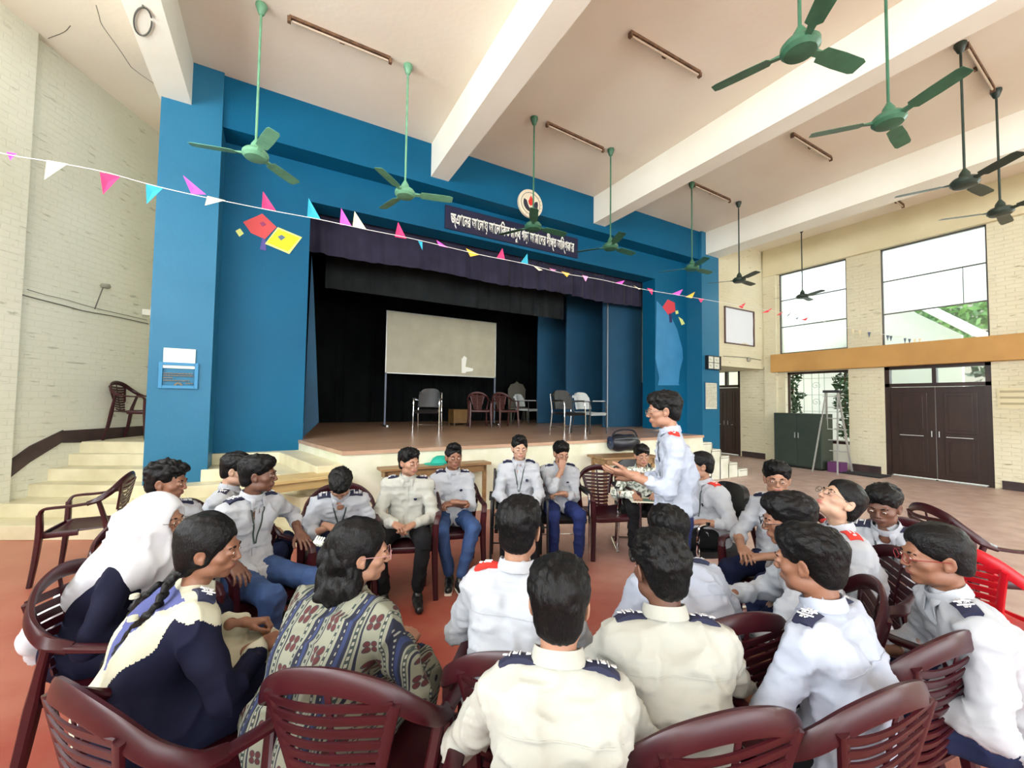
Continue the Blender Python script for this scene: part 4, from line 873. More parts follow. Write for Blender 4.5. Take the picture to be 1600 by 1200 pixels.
# ------------------------------------------------------------------ smooth body surfaces: distance fields meshed on a grid
def vnoise(P, f, seed=0):
    Q = P*f+seed*17.13; I = np.floor(Q).astype(np.int64); T = Q-I; T = T*T*(3-2*T); out = 0
    def h(i, j, k): 
        n = (i*374761393+j*668265263+k*2147483647+seed*1013904223) & 0xffffffff; n = ((n ^ (n >> 13))*1274126177) & 0xffffffff
        return ((n ^ (n >> 16)) & 0xffff)/65535.
    for a in (0, 1):
        for b in (0, 1):
            for c in (0, 1):
                w = (T[:, 0] if a else 1-T[:, 0])*(T[:, 1] if b else 1-T[:, 1])*(T[:, 2] if c else 1-T[:, 2])
                out = out+w*h(I[:, 0]+a, I[:, 1]+b, I[:, 2]+c)
    return out
class SD:
    def __init__(s): s.ops = []
    def cap(s, a, b, ra, rb=None, k=.02, mode='+'):
        a = np.array(a, float); b = np.array(b, float); rb = ra if rb is None else rb; R = max(ra, rb)
        d = b-a; L2 = max(d@d, 1e-9)
        def fn(x, y, z):
            t = np.clip(((x-a[0])*d[0]+(y-a[1])*d[1]+(z-a[2])*d[2])/L2, 0, 1)
            return np.sqrt((x-a[0]-t*d[0])**2+(y-a[1]-t*d[1])**2+(z-a[2]-t*d[2])**2)-(ra+(rb-ra)*t)
        s.ops.append((fn, np.minimum(a, b)-R, np.maximum(a, b)+R, k, mode)); return s
    def ell(s, c, r, k=.02, mode='+', M=None):
        c = np.array(c, float); r = np.array(r, float); R = r.max() if M is not None else r
        M3 = None if M is None else np.array(M)
        def fn(x, y, z):
            X, Y, Z = x-c[0], y-c[1], z-c[2]
            if M3 is not None: X, Y, Z = (M3[0, 0]*X+M3[1, 0]*Y+M3[2, 0]*Z, M3[0, 1]*X+M3[1, 1]*Y+M3[2, 1]*Z, M3[0, 2]*X+M3[1, 2]*Y+M3[2, 2]*Z)
            k0 = np.sqrt((X/r[0])**2+(Y/r[1])**2+(Z/r[2])**2); k1 = np.sqrt((X/r[0]**2)**2+(Y/r[1]**2)**2+(Z/r[2]**2)**2)
            return k0*(k0-1)/(k1+1e-6)
        s.ops.append((fn, c-R, c+R, k, mode)); return s
    def plane(s, n, d, k=.01):     # keep the side n.x > d
        n = np.array(n, float); n /= np.linalg.norm(n)
        s.ops.append((lambda x, y, z: n[0]*x+n[1]*y+n[2]*z-d, None, None, k, '-')); return s
    def chain(s, pts, rs, k=.02):
        rs = lerpn(rs, len(pts))
        for i in range(len(pts)-1): s.cap(pts[i], pts[i+1], rs[i], rs[i+1], k if i == 0 else max(.004, min(k, .02)))
        return s
    def mesh(s, h):
        add = [o for o in s.ops if o[4] == '+']
        lo = np.min([o[1] for o in add], 0)-3*h; hi = np.max([o[2] for o in add], 0)+3*h
        n = np.ceil((hi-lo)/h).astype(int)+1
        F = np.full(n, .25, np.float32); ax = [(lo[i]+h*np.arange(n[i])).astype(np.float32) for i in range(3)]
        for fn, bl, bh, k, mode in s.ops:
            if bl is None: sl = [slice(0, n[i]) for i in range(3)]
            else:
                mg = max(k, 2*h)+2*h
                i0 = np.maximum(0, np.floor((bl-mg-lo)/h).astype(int)); i1 = np.minimum(n, np.ceil((bh+mg-lo)/h).astype(int)+1)
                if (i1 <= i0).any(): continue
                sl = [slice(i0[i], i1[i]) for i in range(3)]
            x, y, z = ax[0][sl[0]][:, None, None], ax[1][sl[1]][None, :, None], ax[2][sl[2]][None, None, :]
            d = fn(x, y, z).astype(np.float32); f = F[tuple(sl)]
            if mode == '-': f = -f
            hh = np.clip(.5+.5*(d-f)/max(k, 1e-5), 0, 1); r = d*(1-hh)+f*hh-k*hh*(1-hh)
            F[tuple(sl)] = -r if mode == '-' else r
        return nets(F, lo, h)
def nets(F, lo, h):
    S = F < 0; n = F.shape
    c = np.zeros((n[0]-1, n[1]-1, n[2]-1), np.int8)
    off = [(a, b, d) for a in (0, 1) for b in (0, 1) for d in (0, 1)]
    for a, b, d in off: c += S[a:n[0]-1+a, b:n[1]-1+b, d:n[2]-1+d]
    I = np.argwhere((c > 0) & (c < 8)); idx = np.full(c.shape, -1, np.int64); idx[tuple(I.T)] = np.arange(len(I))
    val = [F[I[:, 0]+a, I[:, 1]+b, I[:, 2]+d] for a, b, d in off]
    acc = np.zeros((len(I), 3)); cnt = np.zeros(len(I))
    for p in range(8):
        for q in range(p+1, 8):
            dd = np.array(off[q])-np.array(off[p])
            if abs(dd).sum() != 1: continue
            m = (val[p] < 0) != (val[q] < 0); t = val[p][m]/(val[p][m]-val[q][m])
            acc[m] += np.array(off[p])+t[:, None]*dd; cnt[m] += 1
    V = np.asarray(lo)+h*(I+acc/cnt[:, None]); Q = []
    for ax_ in range(3):
        u, v = (ax_+1) % 3, (ax_+2) % 3
        A = S; sl0 = [slice(1, n[i]-1) for i in range(3)]; sl1 = list(sl0); sl0[ax_] = slice(0, n[ax_]-1); sl1[ax_] = slice(1, n[ax_])
        s0, s1 = A[tuple(sl0)], A[tuple(sl1)]
        E = np.argwhere(s0 != s1); fl = s0[tuple(E.T)]; base = E.copy(); 
        for i in range(3):
            if i != ax_: base[:, i] += 1
        du = np.zeros(3, int); du[u] = 1; dv = np.zeros(3, int); dv[v] = 1
        g = lambda o: idx[tuple((base-o).T)]
        q = np.stack([g(du+dv), g(dv), g(0*du), g(du)], 1); q[~fl] = q[~fl][:, ::-1]; Q.append(q)
    Q = np.vstack(Q); Q = Q[(Q >= 0).all(1)]
    return V, Q
def vnorm(V, Q):
    n = np.cross(V[Q[:, 2]]-V[Q[:, 0]], V[Q[:, 3]]-V[Q[:, 1]]); N_ = np.zeros_like(V)
    for i in range(4): np.add.at(N_, Q[:, i], n)
    return N_/(np.linalg.norm(N_, axis=1)[:, None]+1e-9)
def fcent(V, Q): return V[Q].mean(1)
def Rm(yaw=0, pitch=0, roll=0):   # yaw: to the right (degrees), pitch: up
    return np.array(Matrix.Rotation(R_(-yaw), 3, 'Z') @ Matrix.Rotation(R_(pitch), 3, 'X') @ Matrix.Rotation(R_(roll), 3, 'Y'))
def relax(V, Q, it=1, w=.5):
    for _ in range(it):
        A = np.zeros_like(V); c = np.zeros(len(V))
        for i in range(4):
            np.add.at(A, Q[:, i], V[Q[:, (i+1) % 4]]); np.add.at(A, Q[:, i], V[Q[:, (i+3) % 4]]); np.add.at(c, Q[:, i], 2)
        V = V*(1-w)+w*A/c[:, None]
    return V

# ---- head template (y forward, x right, z up, origin between the ears)
def head_template(female=False):
    s = SD(); e = s.ell
    e((0, -.014, .030), (.073, .092, .084), .01)
    e((0, .022, -.028), (.058, .064, .080), .03)
    e((0, .032, -.072), (.040 if female else .045, .040, .034), .025)
    e((0, .064, -.097), (.017, .014, .014), .02)
    for x in (-1, 1):
        e((x*.043, .052, -.026), (.022, .022, .018), .02)
        e((x*(.044 if female else .048), .01, -.073), (.014, .034, .02), .025)
    s.cap((-.034, .083, .013), (.034, .083, .013), .0095, k=.015)
    for x in (-1, 1): e((x*.031, .098, -.006), (.018, .014, .011), .010, '-')
    for x in (-1, 1): e((x*.031, .082, -.006), (.0165, .0125, .0105), .004)
    s.cap((0, .087, .004), (0, .1035, -.032), .0068, .0098, .010)
    for x in (-1, 1): e((x*.0115, .0955, -.0365), (.0080, .009, .0065), .006)
    e((0, .079, -.062), (.026, .012, .013), .015)
    e((0, .0900, -.0608), (.0215, .0060, .0040), .004); e((0, .0885, -.0690), (.018, .0060, .0045), .004)
    e((0, .0965, -.065), (.02, .007, .0014), .003, '-')
    s.cap((0, -.026, -.07), (0, -.045, -.2), .049, .053, .02)
    for x in (-1, 1):
        Mx = Rm(x*-18, 0, x*8)
        e((x*.078, -.006, -.010), (.0075, .019, .031), .006, M=Mx); e((x*.084, -.001, -.006), (.005, .010, .017), .006, '-', M=Mx)
        s.cap((x*.073, .004, -.035), (x*.073, .0, -.022), .007, k=.008)
    V, Q = s.mesh(.0046); V = relax(V, Q, 1, .35)
    c = fcent(V, Q); mi = np.zeros(len(Q), np.int32)
    lip = (np.abs(c[:, 0]) < .0205) & (c[:, 1] > .082) & (c[:, 2] > -.0750) & (c[:, 2] < -.0555); mi[lip] = 1
    return V, Q, mi
HEAD = {False: head_template(False), True: head_template(True)}
def hair_template(style, seed):
    s = SD(); e = s.ell; rnd = np.random.RandomState(seed)
    e((0, -.019, .038), (.081, .099, .088), .01)
    if style != 'women': e((0, -.058, -.028), (.066, .050, .062), .03)
    if style in ('full', 'messy', 'sweep'):
        e((0, .01, .088), (.066, .078, .040), .03); e((0, -.055, .05), (.072, .066, .066), .03)
        for x in (-1, 1): e((x*.050, -.015, .060), (.032, .07, .045), .02)
        e((.012, .060, .086), (.05, .032, .022), .02)
    elif style == 'quiff':
        e((0, .030, .105), (.052, .058, .034), .025); e((0, .062, .104), (.044, .028, .022), .02); e((0, -.03, .085), (.062, .07, .034), .03)
    elif style == 'crop':
        e((0, -.004, .070), (.064, .078, .042), .03)
    elif style == 'women':
        e((0, -.03, .05), (.082, .095, .084), .03); e((0, -.055, -.03), (.078, .055, .08), .04)
        for x in (-1, 1): e((x*.062, -.012, .0), (.022, .05, .06), .02)
    # face window
    fy = {'quiff': .052, 'crop': .046}.get(style, .04)
    s.ell((0, .118, -.042), (.080, .078, .110-(.0 if style != 'full' else .012)), .012, '-')
    if style in ('full', 'messy', 'sweep'): e((.0, .070, .068), (.052, .018, .014), .012)
    for x in (-1, 1): 
        s.ell((x*.094, .006, -.018), (.026, .034, .034), .008, '-')
        s.ell((x*.085, .060, -.058), (.034, .05, .056), .01, '-'); s.ell((x*.085, .012, -.085), (.03, .05, .045), .01, '-')
    low = {'women': -.2}.get(style, -.075 if style != 'crop' else -.06)
    if style != 'women': s.plane((0, -.30, 1), -.056 if style != 'crop' else -.040, .02)
    V, Q = s.mesh(.0052); N_ = vnorm(V, Q)
    top = np.clip((V[:, 2]-.0)/.08, 0, 1)
    clump = vnoise(np.stack([V[:, 0]*1.0, V[:, 1]*.55, V[:, 2]*.6], 1)+.02*vnoise(V, 18, seed)[:, None], 95, seed)-.5
    big = vnoise(V, 34 if style != 'messy' else 44, seed+3)-.5
    amp = {'messy': .024, 'full': .013, 'sweep': .014, 'quiff': .014, 'crop': .005, 'women': .008}[style]; cl = {'messy': .016, 'women': .005, 'crop': .005}.get(style, .011)
    V = V+N_*(clump*cl*(.35+.65*top)+big*amp*(.25+.75*top))[:, None]
    return V, Q
HAIRC = {}
def hair(style, seed):
    k = (style, seed % 3)
    if k not in HAIRC: HAIRC[k] = hair_template(style, seed % 3+1)
    return HAIRC[k]
# ---- hand template: wrist at origin, fingers toward +y, palm faces -z, thumb on +x
def hand_template(curl, spread=1., thumb=.5):
    s = SD(); k = .006
    base = [(-.031, .083, -.002), (-.0105, .091, .001), (.011, .090, .001), (.031, .082, -.002)]; Lf = [.057, .072, .077, .068]
    s.cap((0, -.05, 0), (0, .004, 0), .0255, .024, .01)
    s.ell((0, -.01, 0), (.028, .03, .019), .012)
    for i, b in enumerate(base): s.cap((b[0]*.62, .012, 0), b, .0135, .0115, .012)
    s.ell((.0, .05, -.006), (.036, .04, .013), .012); s.ell((.026, .03, -.008), (.016, .03, .014), .012)
    for i, b in enumerate(base):
        p = np.array(b); a = 0.; sp = (-.16, -.05, .05, .15)[i]*spread
        for j, (f, cu) in enumerate(((.46, curl[0]), (.30, curl[1]), (.24, curl[2]))):
            a += R_(cu*(1+.08*(i-1.5)*(-1))); dr = np.array([math.sin(sp)*math.cos(a), math.cos(sp)*math.cos(a), -math.sin(a)]); q = p+dr*Lf[i]*f
            r0 = (.0096, .0086, .0078)[j]*(.88 if i == 0 else 1); r1 = (.0088, .0080, .0068)[j]*(.88 if i == 0 else 1)
            s.cap(p, q, r0, r1, .0035); p = q
    p = np.array((.024, .018, -.006)); t = thumb
    for (L_, d) in ((.042, (.72-.25*t, .66, -.25-.2*t)), (.032, (.42-.3*t, .85, -.25-.15*t)), (.026, (.25-.45*t, .92, -.2))):
        d = np.array(d); d /= np.linalg.norm(d); q = p+d*L_; s.cap(p, q, .0125 if L_ > .04 else .0100, .0105 if L_ > .04 else .0088, .006); p = q
    V, Q = s.mesh(.0036); return relax(V, Q, 1, .3), Q
HANDS = {'relax': hand_template((22, 26, 18), 1.), 'flat': hand_template((8, 12, 8), 1.4, .2), 'curl': hand_template((58, 62, 38), .4, .9), 'point': hand_template((36, 40, 24), .6, .6)}

# ---- materials of people
SKIN = [mat('skin_brown', (134, 92, 70), .5, rgb2=(122, 82, 62), scale=14), mat('skin_tan', (164, 122, 98), .5, rgb2=(152, 110, 88), scale=14), mat('skin_deep', (104, 70, 54), .5, rgb2=(92, 60, 47), scale=14), mat('skin_light', (184, 148, 124), .5, rgb2=(172, 134, 112), scale=14)]
LIPS = [mat('lips_brown', (128, 74, 62), .45), mat('lips_tan', (156, 94, 82), .45), mat('lips_deep', (94, 54, 46), .45), mat('lips_light', (176, 108, 98), .45)]
def hair_mat():
    m = mat('black_hair', (10, 9, 9), .5, rgb2=(5, 4, 5), scale=3, spec=.22)
    nt = m.node_tree; N = nt.nodes; L = nt.links; tc = next(n for n in N if n.type == 'TEX_COORD'); mp = N.new('ShaderNodeMapping'); mp.inputs['Scale'].default_value = (1, .35, .35); L.new(tc.outputs['Object'], mp.inputs[0])
    n = N.new('ShaderNodeTexNoise'); n.inputs['Scale'].default_value = 260; n.inputs['Detail'].default_value = 3; L.new(mp.outputs[0], n.inputs['Vector'])
    b = N.new('ShaderNodeBump'); b.inputs['Distance'].default_value = .004; b.inputs['Strength'].default_value = .8; L.new(n.outputs[0], b.inputs['Height']); L.new(b.outputs[0], N['Principled BSDF'].inputs['Normal'])
    return m
HAIRM = hair_mat()
def cloth(name, c, c2=None, rough=.85, b=.0012, bs=28, **k): return mat(name, c, rough, rgb2=c2, scale=4, bump=b, bscale=bs, spec=.2, **k)
WS = {'w': cloth('white_shirt', (172, 175, 181), (164, 168, 175)), 'c': cloth('cream_white_shirt', (172, 172, 164), (164, 164, 155)), 'b': cloth('bluish_white_shirt', (168, 174, 188), (160, 167, 182))}
TR = {'navy': cloth('navy_trousers', (28, 36, 66), (22, 28, 54)), 'black': cloth('black_trousers', (24, 25, 28), (18, 18, 21)), 'jeans': mat('blue_jeans', (44, 72, 118), .8, rgb2=(34, 58, 100), scale=12, bump=.001, bscale=160), 'blue': cloth('bright_navy_trousers', (34, 46, 96), (28, 38, 80))}
epn = mat('epaulette_navy', (26, 30, 58), .7); epr = mat('epaulette_red', (196, 46, 36), .7); epw = mat('epaulette_stitch', (224, 224, 226), .7)
eyew = mat('eye_white', (222, 216, 208), .25); eyei = mat('iris_dark', (34, 22, 18), .15); shoe = mat('black_shoe', (22, 22, 24), .35); sole = mat('shoe_sole', (206, 200, 186), .6)
metal_g = mat('glasses_metal', (120, 110, 100), .3, .8); band = mat('lanyard_ribbon', (58, 70, 66), .6)

def cat(parts):
    V = []; Q = []; M = []; b = 0
    for v, q, m in parts: V.append(v); Q.append(q+b); M.append(m); b += len(v)
    return np.vstack(V), np.vstack(Q), np.concatenate(M)
def unit(v): v = np.asarray(v, float); return v/(np.linalg.norm(v)+1e-9)
def ik(a, t, l1, l2, hint):
    a = np.array(a, float); t = np.array(t, float); d = t-a; L_ = np.linalg.norm(d); mx = (l1+l2)*.995
    if L_ > mx: t = a+d/L_*mx; d = t-a; L_ = mx
    L_ = max(L_, abs(l1-l2)+.02)
    u = d/np.linalg.norm(d); x = (l1*l1-l2*l2+L_*L_)/(2*L_); hgt = math.sqrt(max(l1*l1-x*x, 0)); hp = np.array(hint, float); hp = hp-u*(hp@u)
    return a+u*x+unit(hp)*hgt, t

def person(px, py, d, phi, hphi=None, hp=0., hroll=0., lean=None, side=0., arms=None, hairs='full', skin=0, shirt='w', trouser='navy', sleeve='long', ep=None, eptext='B.M', glasses=None, lanyard=False,
           label='', stand=False, near=False, fem=False, badge=False, watch=False, scale=.96, knees=None, feet=None, width=1., chairk=None, chairlabel=None, chairat=None, collar=True, face=True, back=0., untuck=True, group=None, dress=None, seatz=.43, seed=None, torso=None):
    seed = seed if seed is not None else int(px*7+py)
    Hw = atd(px, py, d); hphi = phi if hphi is None else hphi
    a = YAW+R_(phi); fdir = np.array([math.sin(a), math.cos(a)]); rdir = np.array([math.cos(a), -math.sin(a)])
    S_ = scale; zh = Hw[2]; Rh_ = Rm(hphi-phi, hp, hroll)
    Rn_ = Rm((hphi-phi)*.35, hp*.3, 0); nb_off = (Rn_@np.array((0, -.028, -.085))+Rh_@np.array((0, -.014, -.040)))*S_+np.array((0, 0, -.035))*S_   # head centre -> neck base
    if stand: pz = .93*S_; T = None
    else: pz = seatz+.085
    zn = zh+nb_off[2]
    tl = torso or .43*S_*1.0
    if lean is None: lean = math.sqrt(max(tl**2-(zn-pz)**2, .0025))
    base = Hw[:2]+fdir*nb_off[1]+rdir*nb_off[0]-fdir*lean-rdir*side
    root = empty('person', (base[0], base[1], 0), -a, label, 'person', group)
    P_ = np.array((0, 0, pz)); Nb = np.array((side, lean, zn)); Hc = Nb-nb_off
    up = unit(Nb-P_); fw = unit(np.cross(up, (1, 0, 0))); fw = fw if fw[1] > 0 else -fw
    mid = (P_+Nb)/2-fw*.035; ch = P_+(Nb-P_)*.74-fw*.012
    w = S_*width
    sh = [Nb+np.array((s*.160*w, 0, 0))-up*.060+fw*.0 for s in (-1, 1)]
    # hips/legs
    hipj = [P_+np.array((s*.085*w, .0, -.005)) for s in (-1, 1)]
    if stand:
        kn = [np.array((-.09, .03, .48)), np.array((.1, .01, .48))]; an = [np.array((-.1, -.02, .09)), np.array((.12, -.04, .09))]
    else:
        kn = [np.array(k, float) for k in (knees or ((-.13, .43*S_, .50), (.13, .43*S_, .50)))]
        an = [np.array(k, float) for k in (feet or ((-.13, .40*S_, .085), (.13, .40*S_, .085)))]
    pitchb = 1.0
    # ---- clothing body
    sd = SD(); g = .013
    for s in (-1, 1):
        sd.cap(P_+np.array((s*.062*w, .0, .0)), mid+np.array((s*.055*w, 0, 0)), .112*w, .098*w, .05)
        sd.cap(mid+np.array((s*.055*w, 0, 0)), ch+np.array((s*.078*w, 0, 0)), .098*w, .094*w, .05)
        sd.cap(ch+np.array((s*.08*w, 0, 0)), Nb+np.array((s*.075*w, 0, 0))-up*.062, .09*w, .062*w, .05)
        sd.cap(Nb+np.array((s*.04*w, 0, 0))-up*.03, sh[0 if s < 0 else 1], .052, .058*w, .04)
    sd.cap(Nb-up*.03, Nb+up*.012, .062, .055, .02)
    # ---- arms
    arms = arms or {}
    info = []
    for i, s in enumerate((-1, 1)):
        tgt, palm, hk, hint = (list(arms.get('L' if s < 0 else 'R', ((s*.13, .30, .60), (0, 0, -1), 'relax', None)))+[None]*4)[:4]
        fdirh = None
        if isinstance(palm, tuple) and len(palm) == 2: palm, fdirh = palm
        hint = hint or (s*.9, -.55, -.5)
        el, wr = ik(sh[i], tgt, .275*S_, .245*S_, hint)
        fd = unit(fdirh) if fdirh is not None else unit(wr-el); pn_ = np.array(palm, float); pn_ = unit(pn_-fd*(pn_@fd)+1e-6)
        HM = np.stack([np.cross(fd, -pn_), fd, -pn_], 1)
        info.append((el, wr, HM, hk or 'relax'))
        ua, fa = .056*w, .043
        if sleeve != 'none':
            sd.chain([sh[i], sh[i]+(el-sh[i])*.5, el], [.057*w, .051*w, .045], .03)
            if sleeve in ('long', 'roll', 'half34'):
                f = {'long': .90, 'roll': .42, 'half34': .25}[sleeve]; sd.cap(el, el+(wr-el)*f, .047, .039 if sleeve == 'long' else .046, .02)
            else: pass
    if sleeve == 'short':    # cut the sleeve above the elbow: rebuilt as flared tubes instead
        pass
    if not stand: 
        # shirt tail spread over the lap
        for s in (-1, 1): sd.cap(P_+np.array((s*.07*w, .0, .0)), P_+np.array((s*.075*w, .10, -.0)), .10*w, .082*w, .03)
        (sd.plane((0, 0, 1), pz-.085, .01) if not dress else None)
    else: sd.plane((0, 0, 1), pz+.06, .012)
    hres = .0095 if near else .0125
    if dress is None:
        V, Q = sd.mesh(hres); N_ = vnorm(V, Q)
        rg = 1-np.abs(2*vnoise(V*np.array((1, 1, .55)), 11, seed)-1); rg2 = 1-np.abs(2*vnoise(V*np.array((.6, 1, 1)), 19, seed+5)-1)
        rg3 = 1-np.abs(2*vnoise(V*np.array((.8, .8, 1.6)), 26, seed+7)-1); lowz = np.clip((Nb[2]-.16-V[:, 2])/.25, .25, 1); V = V+N_*(.022*rg**5*lowz+.013*rg2**4+.005*rg3**3-.008)[:, None]+N_*((vnoise(V, 7, seed+9)-.5)*.016)[:, None]
        shm = WS.get(shirt, shirt) if isinstance(shirt, str) else shirt
        so = mesh_obj('shirt', V, Q, shm, root)
    else:
        V, Q, so = dress(root, sd, P_, Nb, up, fw, hipj, kn, an, hres, w)
    bvh = BVHTree.FromPolygons([tuple(v) for v in V], Q.tolist())
    # ---- body (one continuous surface): head, neck, trunk core, arms; hands at finer resolution
    Vh, Qh, mh = HEAD[fem]; wn = np.clip((-.065-Vh[:, 2])/.11, 0, 1)[:, None]; wn = wn*wn*(3-2*wn); wn = wn*(Vh[:, 1:2] < .03); parts = [((Vh@Rh_.T*(1-wn)+(Vh@Rn_.T)*wn)*S_+Hc, Qh, mh)]
    b = SD(); b.cap(Nb+unit(nb_off)*-.03, Nb-up*.08, .044*S_, .040, .02)
    b.chain([Nb-up*.08+fw*.01, ch+fw*.015, mid+fw*.02, P_], [.05, .058, .055, .07], .03)
    for i in range(2):
        el, wr, HM, hk = info[i]
        b.chain([Nb-up*.07, sh[i], el, el+(wr-el)*.25, wr], [.045, .034, .030, .034, .0235], .02)
        if stand or True: b.chain([P_, hipj[i], kn[i], an[i]], [.07, .06, .042, .03], .02)
    Vb, Qb = b.mesh(.011); parts.append((Vb, Qb, np.zeros(len(Qb), np.int32)))
    for i, s in enumerate((-1, 1)):
        el, wr, HM, hk = info[i]; Vv, Qq = HANDS[hk]
        # the template is a left hand (palm down, thumb to +x); mirrored for the right
        Vv2, Q2 = (Vv, Qq) if s < 0 else (Vv*np.array((-1, 1, 1)), Qq[:, ::-1])
        parts.append((Vv2*S_@HM.T+wr, Q2, np.zeros(len(Q2), np.int32)))
    Vb, Qb, Mb = cat(parts); mesh_obj('body', Vb, Qb, [SKIN[skin], LIPS[skin]], root, True, Mb)
    # ---- trousers and shoes
    if dress is None or getattr(dress, 'legs', True):
        t = SD(); lw = w
        for i, s in enumerate((-1, 1)):
            t.cap(P_+np.array((s*.055*w, -.005, -.0)), hipj[i]+(kn[i]-hipj[i])*.25, .098*w, .088*lw, .03)
            t.chain([hipj[i]+(kn[i]-hipj[i])*.2, kn[i]], [.086*lw, .064], .03); t.cap(kn[i], an[i]+(kn[i]-an[i])*.12, .064, .050, .02)
        if not stand: t.plane((0, 0, 1), seatz+.004 if False else 0.0, .001)
        V2, Q2 = t.mesh(.0125); N2 = vnorm(V2, Q2); rg = 1-np.abs(2*vnoise(V2, 13, seed+2)-1); V2 = V2+N2*(.012*rg**4-.004)[:, None]
        if not stand:   # thighs and seat flatten on the chair
            on = (V2[:, 1] < .27) & (V2[:, 2] < seatz+.006) ; V2[on, 2] = seatz+.006
        mesh_obj('trousers', V2, Q2, TR[trouser] if isinstance(trouser, str) else trouser, root)
        for i, s in enumerate((-1, 1)):
            fo = an[i]; dr = unit((s*.18, 1, 0)); q = SD(); 
            q.cap(fo+np.array((0, 0, -.035)), fo+dr*.06+np.array((0, 0, -.045)), .038, .036, .02); q.cap(fo+dr*.05+np.array((0, 0, -.05)), fo+dr*.155+np.array((0, 0, -.055)), .037, .031, .02); q.cap(fo, fo+np.array((0, 0, -.04)), .036, .04, .02)
            q.plane((0, 0, 1), fo[2]-.083, .004); V3, Q3 = q.mesh(.008); so_ = mesh_obj('shoe', V3, Q3, shoe, root)
            if near or feet: 
                k = MB(); k.sweep([fo+np.array((0, 0, -.078))-dr*.04, fo+np.array((0, 0, -.078))+dr*.06, fo+np.array((0, 0, -.078))+dr*.19], [.07, .08, .06], .016, (0, 0, 1), res=10, seg=10); k.build('sole', sole, so_, True)
    # ---- hair, eyes, brows
    if hairs:
        Vr, Qr = hair(hairs, seed); sc2 = S_*np.array((1.02, 1.02, 1.02)); mesh_obj('hair', Vr*sc2@Rh_.T+Hc, Qr, HAIRM, root)
    if face:
        for s in (-1, 1):
            m = MB(); m.mi = 0
            def sph(c, r, seg=14, rg=8):
                lp = []
                for i in range(1, rg): th = math.pi*i/rg; lp.append([(c[0]+r*math.sin(th)*math.cos(2*math.pi*k/seg), c[1]+r*math.cos(th), c[2]+r*math.sin(th)*math.sin(2*math.pi*k/seg)) for k in range(seg)])
                m.loft(lp)
            sph((s*.031, .0838, -.0062), .0118)
            m.mi = 1; c0 = (s*.031+ (0), .0955, -.0062); lp = [[(c0[0]+r*math.cos(2*math.pi*k/12), .0838+math.sqrt(max(.01205**2-r*r, 0)), c0[2]+r*math.sin(2*math.pi*k/12)) for k in range(12)] for r in (.0055, .0035, .0008)]; m.loft(lp)
            V4 = np.array(m.V)*np.array((1, 1, .62))+np.array((0, 0, -.0062*.38)); m.V = [tuple(v) for v in (V4*S_@Rh_.T+Hc)]
            m.build('eye', [eyew, eyei], root, True)
            k = MB(); k.sweep([(s*.015, .0915, .012), (s*.03, .0925, .0175), (s*.047, .079, .012)], [.007, .0075, .004], .004, (0, 1, 0), res=9, seg=6); k.V = [tuple(v) for v in (np.array(k.V)*S_@Rh_.T+Hc)]; k.build('eyebrow', HAIRM, root, True)
    if glasses:
        k = MB(); 
        for s in (-1, 1):
            k.tube([(s*.033+.0225*math.cos(t), .1095-abs(.0225*math.cos(t)+.0)*0-.004*(s*math.cos(t) > .5), -.006+.0175*math.sin(t)) for t in np.linspace(0, 2*math.pi, 19)], .0016, res=30, seg=6)
            k.tube([(s*.055, .106, -.001), (s*.072, .08, .0), (s*.082, .0, .0), (s*.08, -.02, -.012)], .0015, res=12, seg=6)
        k.tube([(-.011, .110, -.002), (0, .1125, .001), (.011, .110, -.002)], .0016, res=6, seg=6)
        k.V = [tuple(v) for v in (np.array(k.V)*S_@Rh_.T+Hc)]; k.build('glasses', glasses if not isinstance(glasses, bool) else metal_g, root, True)
    # ---- collar, placket, epaulettes, lanyard, pocket badge, cuffs
    def hit(o, dr):
        r = bvh.ray_cast(Vector(tuple(o)), Vector(tuple(unit(dr)))); return None if r[0] is None else (np.array(r[0]), np.array(r[1]))
    if collar and dress is None:
        k = MB(); pts = []
        nd = unit(-nb_off); side_ = np.array((1, 0, 0)); fwd = fw
        for t in np.linspace(0, 2*math.pi, 17)[:-1]:
            c_, s_ = math.cos(t), math.sin(t)   # t=pi/2 -> front
            pts.append(Nb+side_*.067*c_+fwd*(.062*s_+.002)+up*(.030-.020*max(0, s_)+.006))
        k.sweep(pts+[pts[0]], .042, .007, [tuple(unit(p-(Nb+up*.02))) for p in pts+[pts[0]]], res=34, seg=8)
        for s in (-1, 1):
            a0 = Nb+np.array((s*.02, 0, 0))+fwd*.075+up*.005
            h_ = hit(a0+fwd*.2-up*.05+np.array((s*.025, 0, 0)), -fwd); tip = (h_[0]+h_[1]*.006) if h_ else a0-up*.06
            k.sweep([Nb+side_*s*.058+fwd*.03+up*.028, a0+fwd*-.01+np.array((s*.018, 0, 0)), tip], [.03, .034, .008], .005, tuple(fwd), res=8, seg=6)
        k.build('collar', shm, root, True)
        f0 = []
        for t in np.linspace(.02, .34, 9):
            h_ = hit(Nb-up*t+fwd*.35, -fwd)
            if h_: f0.append(h_[0]+h_[1]*.0015)
        if len(f0) > 3:
            k = MB(); k.sweep(f0, .028, .004, tuple(fwd), res=14, seg=6); k.build('placket', shm, root, True)
